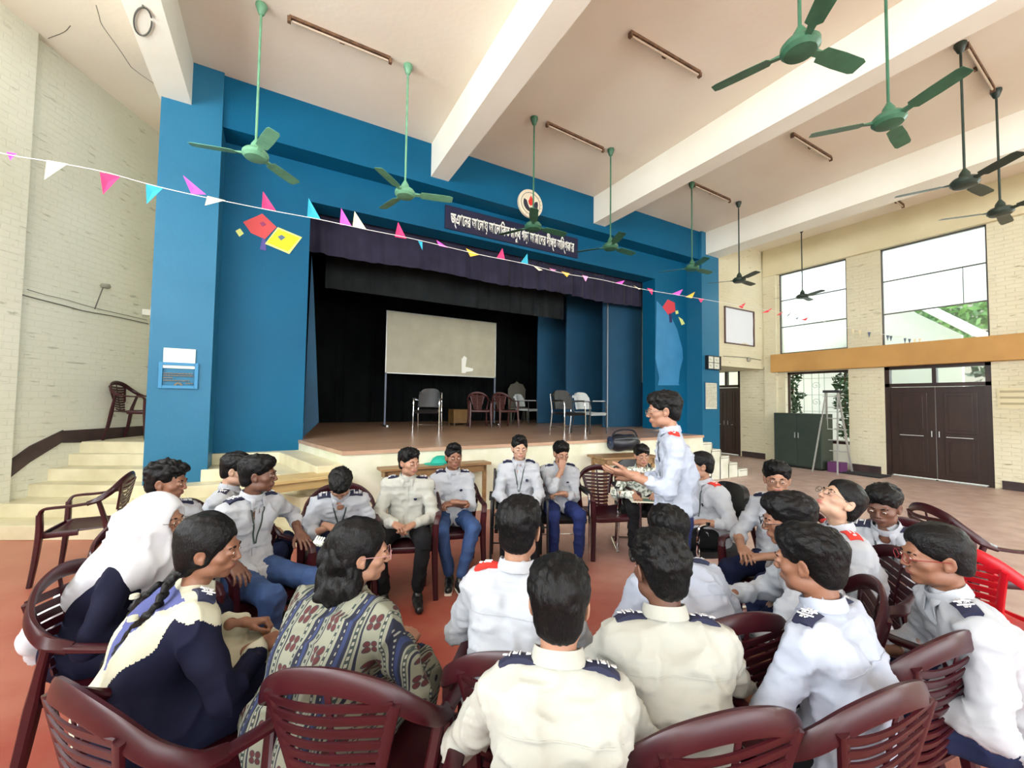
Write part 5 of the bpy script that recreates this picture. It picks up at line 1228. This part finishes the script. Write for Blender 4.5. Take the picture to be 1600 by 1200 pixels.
    if ep:
        em_ = epr if ep == 'red' else epn
        for i, s in enumerate((-1, 1)):
            o = Nb+(sh[i]-Nb)*.72; h_ = hit(o+up*.25, -up)
            if not h_: continue
            p, n_ = h_; ax1 = unit((sh[i]+np.array((s*.02, 0, -.0)))-Nb); n_ = unit(n_*.4+up); ax1 = unit(ax1-n_*(ax1@n_)); ax2 = np.cross(n_, ax1)
            M4 = Matrix(((ax2[0], ax1[0]*1, n_[0], p[0]+n_[0]*.009), (ax2[1], ax1[1], n_[1], p[1]+n_[1]*.009), (ax2[2], ax1[2], n_[2], p[2]+n_[2]*.009), (0, 0, 0, 1)))
            k = MB().surf(lambda u, v: ((u-.5)*.058, (v-.5)*.104, .010-.016*(2*v-1)**2-.007*(2*u-1)**2), 6, 10, .016)
            k.V = [tuple(M4 @ Vector(v)) for v in k.V]; e_ = k.build('epaulette', em_, root, True, angle=60)
            k = MB()
            if ep != 'red':
                for (x, y, ww, hh) in ((0, .022, .046, .003), (0, -.006, .046, .003)) if near else ((0, .026, .044, .004), (0, -.012, .044, .004), (-.012, .036, .003, .014), (.0, .036, .003, .014), (.012, .036, .003, .014), (-.018, .006, .004, .022), (-.008, .006, .004, .022)):
                    k.bx((x, y, .0105-.007*(x/.031)**2-.016*(y/.059)**2), (ww, hh, .004))
            else:
                for (x, y, ww, hh) in ((0, .03, .012, .012), (-.008, -.0, .004, .03), (.008, -.0, .004, .03)): k.bx((x, y, .0105-.007*(x/.031)**2-.016*(y/.059)**2), (ww, hh, .004))
            k.V = [tuple(M4 @ Vector(v)) for v in k.V]; k.build('insignia', epw, e_)
            if near and ep != 'red':
                for yy, tt, zz_ in ((.036, 'VII', .0065), (.008, 'N.C', .0105), (-.028, eptext, .0075)):
                    text_mesh('lettering', tt, .0185, epw, e_, M4 @ Matrix.Translation((0, yy, zz_)) @ Matrix.Rotation(0 if s > 0 else math.pi, 4, 'Z'), .0012, weight=.0004)
    if near and dress is None:
        f0 = []
        for t in np.linspace(-.165, .165, 15):
            h_ = hit(Nb-up*(.115+.25*t*t)+np.array((t*w, 0, 0))-fw*.35, fw)
            if h_: f0.append(h_[0]+h_[1]*.0005)
        if len(f0) > 6: k = MB(); k.sweep(f0, .005, .0035, tuple(-fw), res=40, seg=6); k.build('yoke_seam', shm, root, True)
    if lanyard:
        k = MB(); 
        for s in (-1, 1):
            pts = [Nb-fw*.055+up*.035+np.array((s*.01, 0, 0)), Nb+np.array((s*.058, 0, 0))+up*.03]
            for t in np.linspace(.05, .27, 7):
                h_ = hit(Nb-up*t+fwd_x(s, t)+fw*.35, -fw)
                if h_: pts.append(h_[0]+h_[1]*.005)
            k.sweep(pts, .012, .002, tuple(fw), res=24, seg=4)
        k.build('lanyard', band, root, True)
    if badge:
        h_ = hit(Nb-up*.15+np.array((-.075, 0, 0))+fw*.35, -fw)
        if h_: 
            k = MB(); k.lathe([(.001, .004), (.014, .003), (.015, 0)], seg=14); M4 = Vector((0, 0, 1)).rotation_difference(Vector(tuple(h_[1]))).to_matrix().to_4x4(); k.V = [tuple(Vector(tuple(h_[0]))+M4 @ Vector(v)) for v in k.V]; k.build('pocket_badge', epn, root, True)
    if watch:
        i = 1 if watch == 'R' else 0; el, wr, HM, hk = info[i]; dr = unit(wr-el); c0 = wr-dr*.012; k = MB()
        u_ = HM[:, 0]; v_ = HM[:, 2]; k.sweep([c0+u_*.0275*math.cos(t)+v_*.0255*math.sin(t) for t in np.linspace(0, 2*math.pi, 15)], .022, .005, [tuple(u_*math.cos(t)+v_*math.sin(t)) for t in np.linspace(0, 2*math.pi, 15)], res=24, seg=6)
        o_ = k.build('wristwatch', blk, root, True); k = MB(); M4 = Matrix(((u_[0], dr[0], v_[0], 0), (u_[1], dr[1], v_[1], 0), (u_[2], dr[2], v_[2], 0), (0, 0, 0, 1))); M4.translation = Vector(tuple(c0+v_*.028)); k.lathe([(.001, -.004), (.018, -.004), (.018, .004), (.001, .005)], seg=16); k.V = [tuple(M4 @ Vector(v)) for v in k.V]; k.build('watch_case', mat('watch_steel', (70, 72, 76), .3, .8), o_, True)
    if chairk:
        if chairat:      # (column of the chair back's top, its forward distance, facing)
            cx_, cd_, cphi = chairat; b0 = atd(cx_, 623+(CAMH-.86)/cd_*FPX, cd_); a_ = YAW+R_(cphi); cpos = b0[:2]+np.array([math.sin(a_), math.cos(a_)])*.27
            c = chair(chairk, cpos[0], cpos[1], cphi, chairlabel)
        else: c = chair(chairk, base[0]+fdir[0]*(.06-back), base[1]+fdir[1]*(.06-back), phi, chairlabel)
    return root, dict(base=base, fdir=fdir, rdir=rdir, info=info, P=P_, Nb=Nb, Hc=Hc, Rh=Rh_, S=S_, bvh=bvh, up=up, fw=fw, sh=sh, kn=kn)
def fwd_x(s, t): return np.array((s*max(.004, .055-.19*t), 0, 0))
# ------------------------------------------------------------------ people of the circle
WC = 'students in the circle'
CH = 'maroon'
def arms_lap(x=.05, y=.30, z=.60, k='relax'): return {'L': ((-x-.02, y-.02, z), ((0.2, 0, -1), (.75, .65, -.15)), k), 'R': ((x+.02, y, z+.02), ((-.2, 0, -1), (-.75, .65, -.15)), k)}
def arms_thigh(): return {'L': ((-.13, .30, .615), ((0, 0, -1), (.15, 1, -.15)), 'relax'), 'R': ((.13, .30, .615), ((0, 0, -1), (-.15, 1, -.15)), 'relax')}
def arms_fwd(): return {'L': ((-.12, .36, .66), ((.4, 0, -1), (.3, 1, -.1)), 'curl'), 'R': ((.12, .36, .66), ((-.4, 0, -1), (-.3, 1, -.1)), 'curl')}
def arms_rest(): return {'L': ((-.27, .20, .70), ((0, 0, -1), (.1, 1, -.35)), 'relax'), 'R': ((.27, .20, .70), ((0, 0, -1), (-.1, 1, -.35)), 'relax')}

# far side of the circle
person(262, 752, 2.5, 128, 78, -6, skin=0, hairs='messy', shirt='w', ep='navy', arms=arms_thigh(), sleeve='long', label='wavy-haired boy in white shirt looking right, behind the girl in the white headscarf', chairk=CH, chairlabel='maroon armchair of the wavy-haired boy behind the white headscarf')
person(371, 734, 3.05, 70, 80, -12, skin=3, hairs='full', shirt='w', ep='navy', arms={'R': ((.03, .31, .92), ((0, -1, 0), (0, -.2, 1)), 'curl', (.5, .2, -1)), 'L': ((-.1, .3, .62), (0, 0, -1), 'relax')}, sleeve='long', label='pale-faced boy in white shirt, hand near his mouth, half hidden behind the darker boy', chairk=CH, chairlabel='maroon armchair mostly hidden behind the boy leaning on armrests')
person(405, 741, 2.62, 112, 74, -2, skin=2, hairs='full', shirt='w', trouser='jeans', ep='navy', arms={'L': ((-.27, .16, .71), ((0, 0, -1), (.25, 1, -.5)), 'flat', (-.8, -.6, -.2)), 'R': ((.25, .26, .70), ((0, 0, -1), (.1, 1, -.5)), 'relax', (.8, -.6, -.2))}, sleeve='roll', lanyard=True, near=True, label='dark-skinned boy in white shirt and lanyard seated sideways with forearms on the armrests', chairk=CH, chairlabel='maroon armchair of the boy with both forearms on its arms', knees=((-.15, .45, .5), (.14, .44, .5)))
person(532, 757, 3.15, 158, 160, -62, skin=1, hairs='full', shirt='w', trouser='navy', ep='navy', arms=arms_lap(.05, .30, .64), sleeve='roll', lanyard=True, label='boy in white shirt bowing his head low over his hands', chairk=CH, chairlabel='maroon armchair of the boy bowing his head', lean=.20)
person(640, 722, 3.6, 172, 132, -2, skin=1, hairs='sweep', shirt='c', trouser='black', ep='navy', arms=arms_lap(.05, .33, .60, 'curl'), sleeve='long', label='boy in white shirt and black trousers with hands clasped between his knees', chairk=CH, chairlabel='maroon armchair of the boy in black trousers', width=1.08, knees=((-.17, .42, .5), (.17, .42, .5)), lanyard=False, badge=True)
person(709, 714, 3.95, 165, 158, 0, skin=0, hairs='quiff', shirt='w', trouser='jeans', ep='navy', arms={'L': ((.02, .26, .68), ((0, 0, -1), (1, .3, .0)), 'curl'), 'R': ((-.02, .29, .70), ((0, 0, -1), (-1, .2, 0)), 'curl')}, sleeve='half34', label='slim boy with upswept hair in white shirt and blue jeans, arms crossed on his lap', chairk=CH, chairlabel='maroon armchair of the boy in blue jeans', feet=((-.02, .52, .10), (.05, .38, .085)), knees=((-.15, .42, .5), (.14, .43, .5)), badge=True)
person(812, 700, 4.1, 178, 172, -3, skin=3, hairs='quiff', shirt='w', trouser='black', ep='navy', arms=arms_lap(.06, .33, .60), sleeve='roll', lanyard=True, label='pale boy with tall quiff and lanyard in a black chair, hands joined on dark trousers', chairk='black', chairlabel='black padded chair of the boy with the tall quiff', badge=True)
person(877, 708, 4.4, 175, 165, -12, skin=1, hairs='full', shirt='w', trouser='blue', ep='navy', arms={'R': ((.01, .20, .925), ((0, -1, .1), (-.15, -.15, 1)), 'curl', (.6, .2, -1)), 'L': ((.03, .24, .68), ((0, 0, -1), (1, .1, 0)), 'curl')}, sleeve='roll', label='thoughtful boy with hand on chin in a black chair with chrome legs', chairk='four', chairlabel='black chair with chrome legs of the boy holding his chin', badge=True)
pat = mat('leaf_print_shirt', (214, 218, 208), .8, rgb2=(120, 130, 116), scale=34, detail=2, sharp=(.52, .56))
WS['pat'] = pat
pr, pi = person(1003, 712, 4.55, 185, 182, -2, skin=1, hairs='full', shirt='pat', trouser='black', arms={'R': ((.10, .34, .64), ((0, 0, -1), (-.1, 1, -.3)), 'flat'), 'L': ((-.12, .30, .64), ((0, 0, -1), (.3, 1, -.2)), 'relax')}, sleeve='long', label='person in a grey leaf-print shirt seated behind the speaker, hand on a paper', chairk='sled', chairlabel='chrome cantilever chair of the person in the leaf-print shirt')
pp = empty('paper_sheet', pi['base']+pi['fdir']*.36 if False else (*(pi['base']+pi['fdir']*.38), .59), pr.rotation_euler[2], 'white sheet with a dark green picture lying on the lap of the leaf-print shirt person', 'paper')
MB().box((-.16, -.12, .0), (.16, .12, .006)).build('sheet', white_paint, pp); MB().box((-.1, -.05, .006), (.06, .08, .0075)).build('printed_picture', mat('print_green', (40, 84, 72), .5), pp)
# standing speaker
person(1036, 641, 2.65, -78, -80, -5, skin=1, hairs='full', shirt='b', trouser='blue', ep='red', stand=True, near=True, arms={'L': ((-.20, .29, 1.19), ((.4, 0, .7), (.1, 1, .1)), 'flat', (-.3, -.5, -1)), 'R': ((.12, .26, 1.12), ((-.9, 0, .3), (-.25, 1, .15)), 'point', (.5, -.5, -1))}, sleeve='roll', lanyard=True, glasses=True, watch='R', badge=True, lean=.02, label='standing boy in glasses with red epaulettes, gesturing with both hands as he speaks')
person(1094, 727, 3.55, -100, -82, 2, skin=1, hairs='crop', shirt='w', trouser='black', ep='red', arms={'L': ((-.22, .26, .68), ((0, 0, -1), (.3, 1, -.1)), 'relax'), 'R': ((.16, .32, .63), ((0, 0, -1), (-.3, 1, -.1)), 'relax')}, sleeve='roll', lanyard=True, glasses=True, label='heavier boy in glasses with red epaulette, in the black chair behind the speaker', chairk='sled', chairlabel='shiny black chair with curved chrome arm just right of the speaker', width=1.15, badge=True)
# right side of the circle
person(1214, 748, 2.85, -118, -150, -2, skin=1, hairs='full', shirt='w', trouser='navy', ep='navy', arms=arms_lap(.05, .36, .64), sleeve='half34', glasses=True, label='boy in glasses turning his face to the camera, hands clasped over his knees', chairk=CH, chairlabel='maroon armchair of the boy turning toward the camera')
person(1312, 783, 2.2, -75, -88, 36, skin=3, hairs='crop', shirt='w', trouser='navy', ep='red', arms=arms_thigh(), sleeve='long', glasses=True, near=True, label='boy with shaved sides and glasses tilting his head up at the ceiling, red epaulette', chairk=CH, chairlabel='maroon armchair of the boy looking up')
person(1380, 790, 2.45, -125, -122, -14, skin=2, hairs='full', shirt='w', trouser='black', ep='navy', arms=arms_lap(.06, .30, .62), sleeve='long', lanyard=True, label='dark-faced boy looking down left, between the boy looking up and the boy in red glasses', chairk=CH, chairlabel='maroon armchair of the dark-faced boy at the right')
person(1230, 812, 1.88, -62, -70, -8, skin=0, hairs='full', shirt='w', trouser='blue', ep='navy', arms=arms_fwd(), sleeve='long', glasses=blk, near=True, label='boy in black-rimmed glasses seen from behind, navy epaulette with white stitching', chairk=CH, chairlabel='maroon armchair of the boy in black-rimmed glasses', eptext='VI')
person(1262, 876, 1.42, -32, -40, -6, skin=0, hairs='full', shirt='b', trouser='black', arms=arms_thigh(), sleeve='short', ep='navy', near=True, label='boy with smooth round black hair seen from behind in a bluish short-sleeved shirt', chairk=CH, chairlabel='maroon armchair of the smooth-haired boy in the short-sleeved shirt', chairat=(1395, 1.08, -20))
person(1460, 868, 1.56, -62, -72, -4, skin=0, hairs='crop', shirt='w', trouser='navy', ep='navy', arms=arms_thigh(), sleeve='long', glasses=mat('glasses_red', (120, 20, 30), .3), near=True, label='boy in red-framed glasses at the right edge seen from behind, lettered navy epaulette', chairk=CH, chairlabel='maroon armchair of the boy in red glasses, its slats facing the camera', chairat=(1490, 1.34, -20), eptext='B.M', width=1.1)
# near side
person(1042, 832, 1.9, -14, -6, -8, skin=2, hairs='full', shirt='b', trouser='blue', ep='navy', arms=arms_thigh(), sleeve='long', near=True, label='boy seen from behind in a bluish white shirt, his head right below the speaker', chairk=CH, chairlabel='maroon armchair with low red-lit arm of the boy below the speaker', width=1.15)
person(1030, 888, 1.38, 2, -12, -4, skin=2, hairs='messy', shirt='c', trouser='black', ep='navy', arms=arms_fwd(), sleeve='half34', near=True, label='tousled-haired boy seen from behind in a cream white shirt with navy epaulettes', chairk=CH, chairlabel='maroon armchair at the bottom edge, under the tousled-haired boy', chairat=(1150, .99, -12))
person(874, 942, 1.15, 6, 10, -6, skin=1, hairs='full', shirt='c', trouser='navy', ep='navy', arms=arms_fwd(), sleeve='long', near=True, label='boy nearest the camera at bottom centre seen from behind, creamy white shirt', width=.96, chairk=CH, chairlabel='maroon armchair of the boy nearest the camera')
person(812, 827, 1.62, 16, 14, -6, skin=1, hairs='full', shirt='w', trouser='navy', ep='red', arms=arms_thigh(), sleeve='long', near=True, label='boy in crisp white long-sleeved shirt seen from behind, left of the nearest boy', chairk=CH, chairlabel='maroon armchair under the boy in the crisp white shirt', chairat=(815, 1.2, 10))

# ---- the woman in the printed kurta
def stripes_mat():
    m = bpy.data.materials.new('striped_kurta_print'); m.use_nodes = True; nt = m.node_tree; N = nt.nodes; L = nt.links; b = N['Principled BSDF']; b.inputs['Roughness'].default_value = .85
    tc = N.new('ShaderNodeTexCoord'); sp = N.new('ShaderNodeSeparateXYZ'); L.new(tc.outputs['Object'], sp.inputs[0])
    def M_(op, a, c=None, d=None):
        n = N.new('ShaderNodeMath'); n.operation = op
        for i, v in enumerate((a, c, d)):
            if v is None: continue
            if isinstance(v, (int, float)): n.inputs[i].default_value = v
            else: L.new(v, n.inputs[i])
        return n.outputs[0]
    def ramp(f, els, mode='CONSTANT'):
        r = N.new('ShaderNodeValToRGB'); r.color_ramp.interpolation = mode; e = r.color_ramp.elements
        e[0].position = els[0][0]; e[0].color = lin(els[0][1])+(1,); e[1].position = els[1][0]; e[1].color = lin(els[1][1])+(1,)
        for p, c in els[2:]: k = e.new(p); k.color = lin(c)+(1,)
        L.new(f, r.inputs[0]); return r.outputs[0]
    nz = N.new('ShaderNodeTexNoise'); nz.inputs['Scale'].default_value = 5; L.new(tc.outputs['Object'], nz.inputs['Vector'])
    x = M_('MULTIPLY_ADD', nz.outputs[0], .012, sp.outputs['X'])
    u = M_('FRACT', M_('MULTIPLY', x, 1/.125)); v = M_('FRACT', M_('MULTIPLY', sp.outputs['Z'], 1/.07)); v2 = M_('FRACT', M_('MULTIPLY', sp.outputs['Z'], 1/.018))
    cr, nv, bl, mr, gn = (124, 126, 110), (22, 26, 44), (36, 48, 86), (74, 32, 32), (44, 54, 52)
    base = ramp(u, [(0, nv), (.07, bl), (.15, nv), (.22, cr), (.26, gn), (.34, cr), (.38, nv), (.42, cr), (.80, gn), (.86, cr), (.93, nv)])
    # motifs: two-by-two oval blocks in the broad pale band, small dots in the thin ones
    def ell2(cx, cy, rx, ry): return M_('LESS_THAN', M_('ADD', M_('POWER', M_('DIVIDE', M_('SUBTRACT', u, cx), rx), 2), M_('POWER', M_('DIVIDE', M_('SUBTRACT', v, cy), ry), 2)), 1)
    mo = None
    for cx in (.535, .69):
        for cy in (.28, .55):
            e = ell2(cx, cy, .06, .115); mo = e if mo is None else M_('MAXIMUM', mo, e)
    ring = None
    for cx in (.535, .69):
        for cy in (.28, .55):
            e = ell2(cx, cy, .075, .145); ring = e if ring is None else M_('MAXIMUM', ring, e)
    mx = N.new('ShaderNodeMix'); mx.data_type = 'RGBA'; L.new(ring, mx.inputs[0]); L.new(base, mx.inputs[6]); mx.inputs[7].default_value = lin((52, 50, 56))+(1,)
    mx1 = N.new('ShaderNodeMix'); mx1.data_type = 'RGBA'; L.new(mo, mx1.inputs[0]); L.new(mx.outputs[2], mx1.inputs[6]); mx1.inputs[7].default_value = lin(mr)+(1,)
    dots = M_('MULTIPLY', M_('LESS_THAN', M_('ABSOLUTE', M_('SUBTRACT', v2, .5)), .26), M_('LESS_THAN', M_('ABSOLUTE', M_('SUBTRACT', u, .30)), .022))
    dots2 = M_('MULTIPLY', M_('LESS_THAN', M_('ABSOLUTE', M_('SUBTRACT', v2, .5)), .26), M_('LESS_THAN', M_('ABSOLUTE', M_('SUBTRACT', u, .83)), .02))
    dots3 = M_('MULTIPLY', M_('LESS_THAN', M_('ABSOLUTE', M_('SUBTRACT', v2, .5)), .2), M_('LESS_THAN', M_('ABSOLUTE', M_('SUBTRACT', u, .03)), .014))
    mx2 = N.new('ShaderNodeMix'); mx2.data_type = 'RGBA'; L.new(M_('MAXIMUM', M_('MAXIMUM', dots, dots2), dots3), mx2.inputs[0]); L.new(mx1.outputs[2], mx2.inputs[6]); mx2.inputs[7].default_value = lin((136, 136, 124))+(1,)
    L.new(mx2.outputs[2], b.inputs['Base Color'])
    return m
kurta = stripes_mat()
def skirted(matl, name='dress', mfun=None, flare=.0, long_=True, hr=None):
    def f(root, sd, P_, Nb, up, fw, hipj, kn, an, hres, w):
        for i, s in enumerate((-1, 1)):
            sd.cap(P_+np.array((s*.09*w, .0, -.0)), kn[i]+np.array((0, 0, .0)), .125*w, .09, .05)
            sd.cap(kn[i], an[i]+np.array((0, 0, .12)), .088, .085, .05)
        sd.cap((kn[0]+kn[1])/2, (an[0]+an[1])/2+np.array((0, 0, .14)), .08, .07, .06)
        sd.cap(P_+np.array((0, .05, -.02)), (kn[0]+kn[1])/2, .1, .08, .06)
        sd.plane((0, 0, 1), .16, .01)
        h = hr or .0085
        V, Q = sd.mesh(h); N_ = vnorm(V, Q)
        rg = 1-np.abs(2*vnoise(V*np.array((1, 1, .45)), 13, 5)-1); V = V+N_*(.014*rg**4-.004)[:, None]+N_*((vnoise(V, 6, 9)-.5)*.014)[:, None]
        mi = mfun(fcent(V, Q), P_, Nb, up) if mfun else None
        so = mesh_obj(name, V, Q, matl, root, True, mi)
        return V, Q, so
    f.legs = False
    return f
r, i_ = person(566, 862, 1.58, 24, 68, -4, skin=1, hairs='women', fem=True, arms=arms_fwd(), sleeve='long', glasses=mat('glasses_rose', (176, 130, 130), .3), near=True, collar=False, width=1.12,
       label='woman with shoulder-length black hair and glasses in a printed striped kurta, seen from behind', chairk=CH, chairlabel='maroon armchair with its wide slatted back facing the camera, under the woman', chairat=(515, 1.12, 8), dress=skirted(kurta, 'kurta'))
# her loose hair and hair clip
def along(i_, p): return i_['Hc']+i_['Rh']@np.array(p)*i_['S']
s = SD(); A = lambda *p: along(i_, p)
s.cap(A(0, -.06, -.02), A(0, -.075, -.15), .072, .07, .04); s.cap(A(-.05, -.045, .0), A(-.078, -.055, -.16), .045, .046, .03); s.cap(A(.045, -.04, -.02), A(.06, -.03, -.15), .042, .036, .03)
s.cap(A(0, -.08, -.13), A(-.02, -.095, -.225), .07, .045, .04); s.cap(A(-.06, -.06, -.13), A(-.075, -.07, -.2), .045, .03, .03)
s.cap(A(-.03, -.10, .04), A(-.055, -.135, -.03), .036, .034, .02)
V, Q = s.mesh(.006); N_ = vnorm(V, Q); V = V+N_*((vnoise(V*np.array((1, 1, .4)), 70, 3)-.5)*.014+(vnoise(V, 26, 4)-.5)*.03)[:, None]; mesh_obj('loose_hair', V, Q, HAIRM, r)
k = MB(); c0 = A(-.05, -.155, .03); 
for t in np.linspace(-.018, .018, 4): k.sweep([c0+np.array((t, 0, .018)), c0+np.array((t, -.014, 0)), c0+np.array((t, .0, -.018))], .006, .005, (0, 1, 0), res=7, seg=6)
k.rod(c0+np.array((-.022, -.010, 0)), c0+np.array((.022, -.010, 0)), .007); k.build('hair_clip', mat('clip_cream', (214, 224, 206), .3), r, True)

# ---- the girl with looped braids, navy uniform with cream cross sash
nav_d = cloth('uniform_navy', (18, 20, 44), (13, 15, 36)); crm = cloth('sash_cream', (186, 184, 164), (174, 172, 152)); lav = cloth('back_lavender', (84, 90, 138), (74, 80, 128)); belt = mat('belt_navy', (28, 38, 86), .6)
def sash(c, P_, Nb, up):
    L_ = np.linalg.norm(Nb-P_); t = ((c-P_)@up)/L_; x = c[:, 0]+.05*(1-t); ax = np.abs(x); d = (c-P_)-((c-P_)@up)[:, None]*up; bk = d[:, 1] < .02
    mi = np.zeros(len(c), np.int32)
    arm = ax > (.185)
    mi[(ax < .075+.17*t) & (t > .05) & (t < 1.12)] = 1
    mi[(ax < .02+.15*np.clip(t-.3, 0, 1)) & (t > .33) & (t < 1.0) & bk] = 2
    mi[(t <= .14) & (t > -.02) & (np.abs(c[:, 0]) < .3)] = 3
    mi[(t <= -.02) & (ax < .13) & (c[:, 1] < .08)] = 1
    mi[arm & (t < .9)] = 0
    return mi
r, i_ = person(330, 856, 1.58, 44, 76, -6, skin=0, hairs='women', fem=True, arms=arms_fwd(), sleeve='long', near=True, collar=False, width=1.1, ep='navy', face=True,
       label='girl with looped black braids in a navy uniform with cream sash, back to the camera', chairk=CH, chairlabel='maroon armchair at the bottom left corner under the girl with braids', chairat=(120, 1.04, 24), dress=skirted([nav_d, crm, lav, belt], 'uniform_dress', sash, hr=.0062))
def braid(root, pts, r0, name='braid'):
    P = crom(pts, 60); k = MB(); L_ = np.linalg.norm(np.diff(P, axis=0), axis=1).sum(); n = max(6, int(L_/.028)); s = SD()
    Q_ = crom(pts, n*2)
    tg = np.gradient(Q_, axis=0)
    for j in range(n*2):
        t = unit(tg[j]); sd_ = unit(np.cross(t, (0.2, .9, .3))); o = sd_*(.5 if j % 2 else -.5)*r0
        rr = r0*(1-.35*j/(n*2)); s.cap(Q_[j]+o-t*.006, Q_[j]+o*.3+t*.012, rr*.78, rr*.7, .003)
    V, Q = s.mesh(.0042); return mesh_obj(name, V, Q, HAIRM, root)
A = lambda *p: along(i_, p); Nb = i_['Nb']; up = i_['up']; fw = i_['fw']
bk = lambda x, t, o=.0: Nb+np.array((x, 0, 0))-up*t-fw*(.088+o)
braid(r, [A(-.05, -.07, -.06), A(-.07, -.10, -.12), bk(-.10, .05, .02), bk(-.13, .13, .03), bk(-.15, .22, .03), bk(-.13, .30, .03)], .020)
braid(r, [A(.05, -.07, -.07), A(.06, -.10, -.12), bk(.07, .04, .02), bk(.06, .09, .035), bk(.02, .14, .04), bk(.0, .20, .045), bk(.05, .225, .045)], .018)
k = MB(); c0 = bk(-.11, .07, .055); k.lathe([(.001, .012), (.014, .008), (.016, -.004), (.001, -.01)], c=tuple(c0), seg=12); c0 = bk(.065, .085, .065); k.lathe([(.001, .012), (.014, .008), (.016, -.004), (.001, -.01)], c=tuple(c0), seg=12); k.build('hair_band', crm, r, True)

# ---- the girl in the long white headscarf
nav2 = nav_d
r, i_ = person(248, 812, 1.98, 72, 82, -4, skin=1, hairs=None, fem=True, arms=arms_thigh(), sleeve='long', near=True, collar=False, width=1.0, ep='navy', glasses=metal_g,
       label='girl in a long white headscarf and navy uniform seen in profile', chairk=CH, chairlabel='maroon armchair under the girl in the white headscarf, its rounded back toward the left', chairat=(98, 1.78, 76), dress=skirted(nav_d, 'uniform_dress', None, hr=.010))
A = lambda *p: along(i_, p); Nb = i_['Nb']; up = i_['up']; fw = i_['fw']; P_ = i_['P']
s = SD(); Mh = i_['Rh']
s.ell(A(0, -.018, .022), (.093, .118, .112), .02, M=Mh); s.ell(A(0, .02, -.03), (.08, .085, .105), .03, M=Mh)
s.cap(A(0, -.01, -.07), Nb+up*.02, .085, .098, .05)
for sx in (-1, 1): s.cap(Nb+np.array((sx*.03, 0, 0))-up*.0, Nb+np.array((sx*.125, .02, 0))-up*.055, .098, .082, .05)
s.cap(Nb+fw*.06-up*.02, Nb+fw*.085-up*.15, .09, .085, .05)
for sx in (-1, 0, 1):
    s.cap(A(sx*.03, -.06, -.02), Nb+np.array((sx*.09, 0, 0))-fw*.085-up*.08, .08, .07, .06)
    s.cap(Nb+np.array((sx*.09, 0, 0))-fw*.085-up*.08, P_+np.array((sx*.10-.06, -.175, .04)), .07, .05, .05)
    s.cap(P_+np.array((sx*.10-.06, -.165, .04)), P_+np.array((sx*.07-.09, -.20, -.07)), .045, .022, .03)
s.ell(A(0, .118, -.014), (.060, .062, .083), .012, '-', M=Mh)
V, Q = s.mesh(.0085); N_ = vnorm(V, Q)
rg = 1-np.abs(2*vnoise(V*np.array((1, 1, .3)), 15, 5)-1); V = V+N_*(.014*rg**4*(V[:, 2] < i_['Hc'][2]-.03)-.003+(vnoise(V, 7, 2)-.5)*.016)[:, None]
mesh_obj('headscarf', V, Q, cloth('scarf_white', (196, 198, 203), (188, 190, 196)), r)
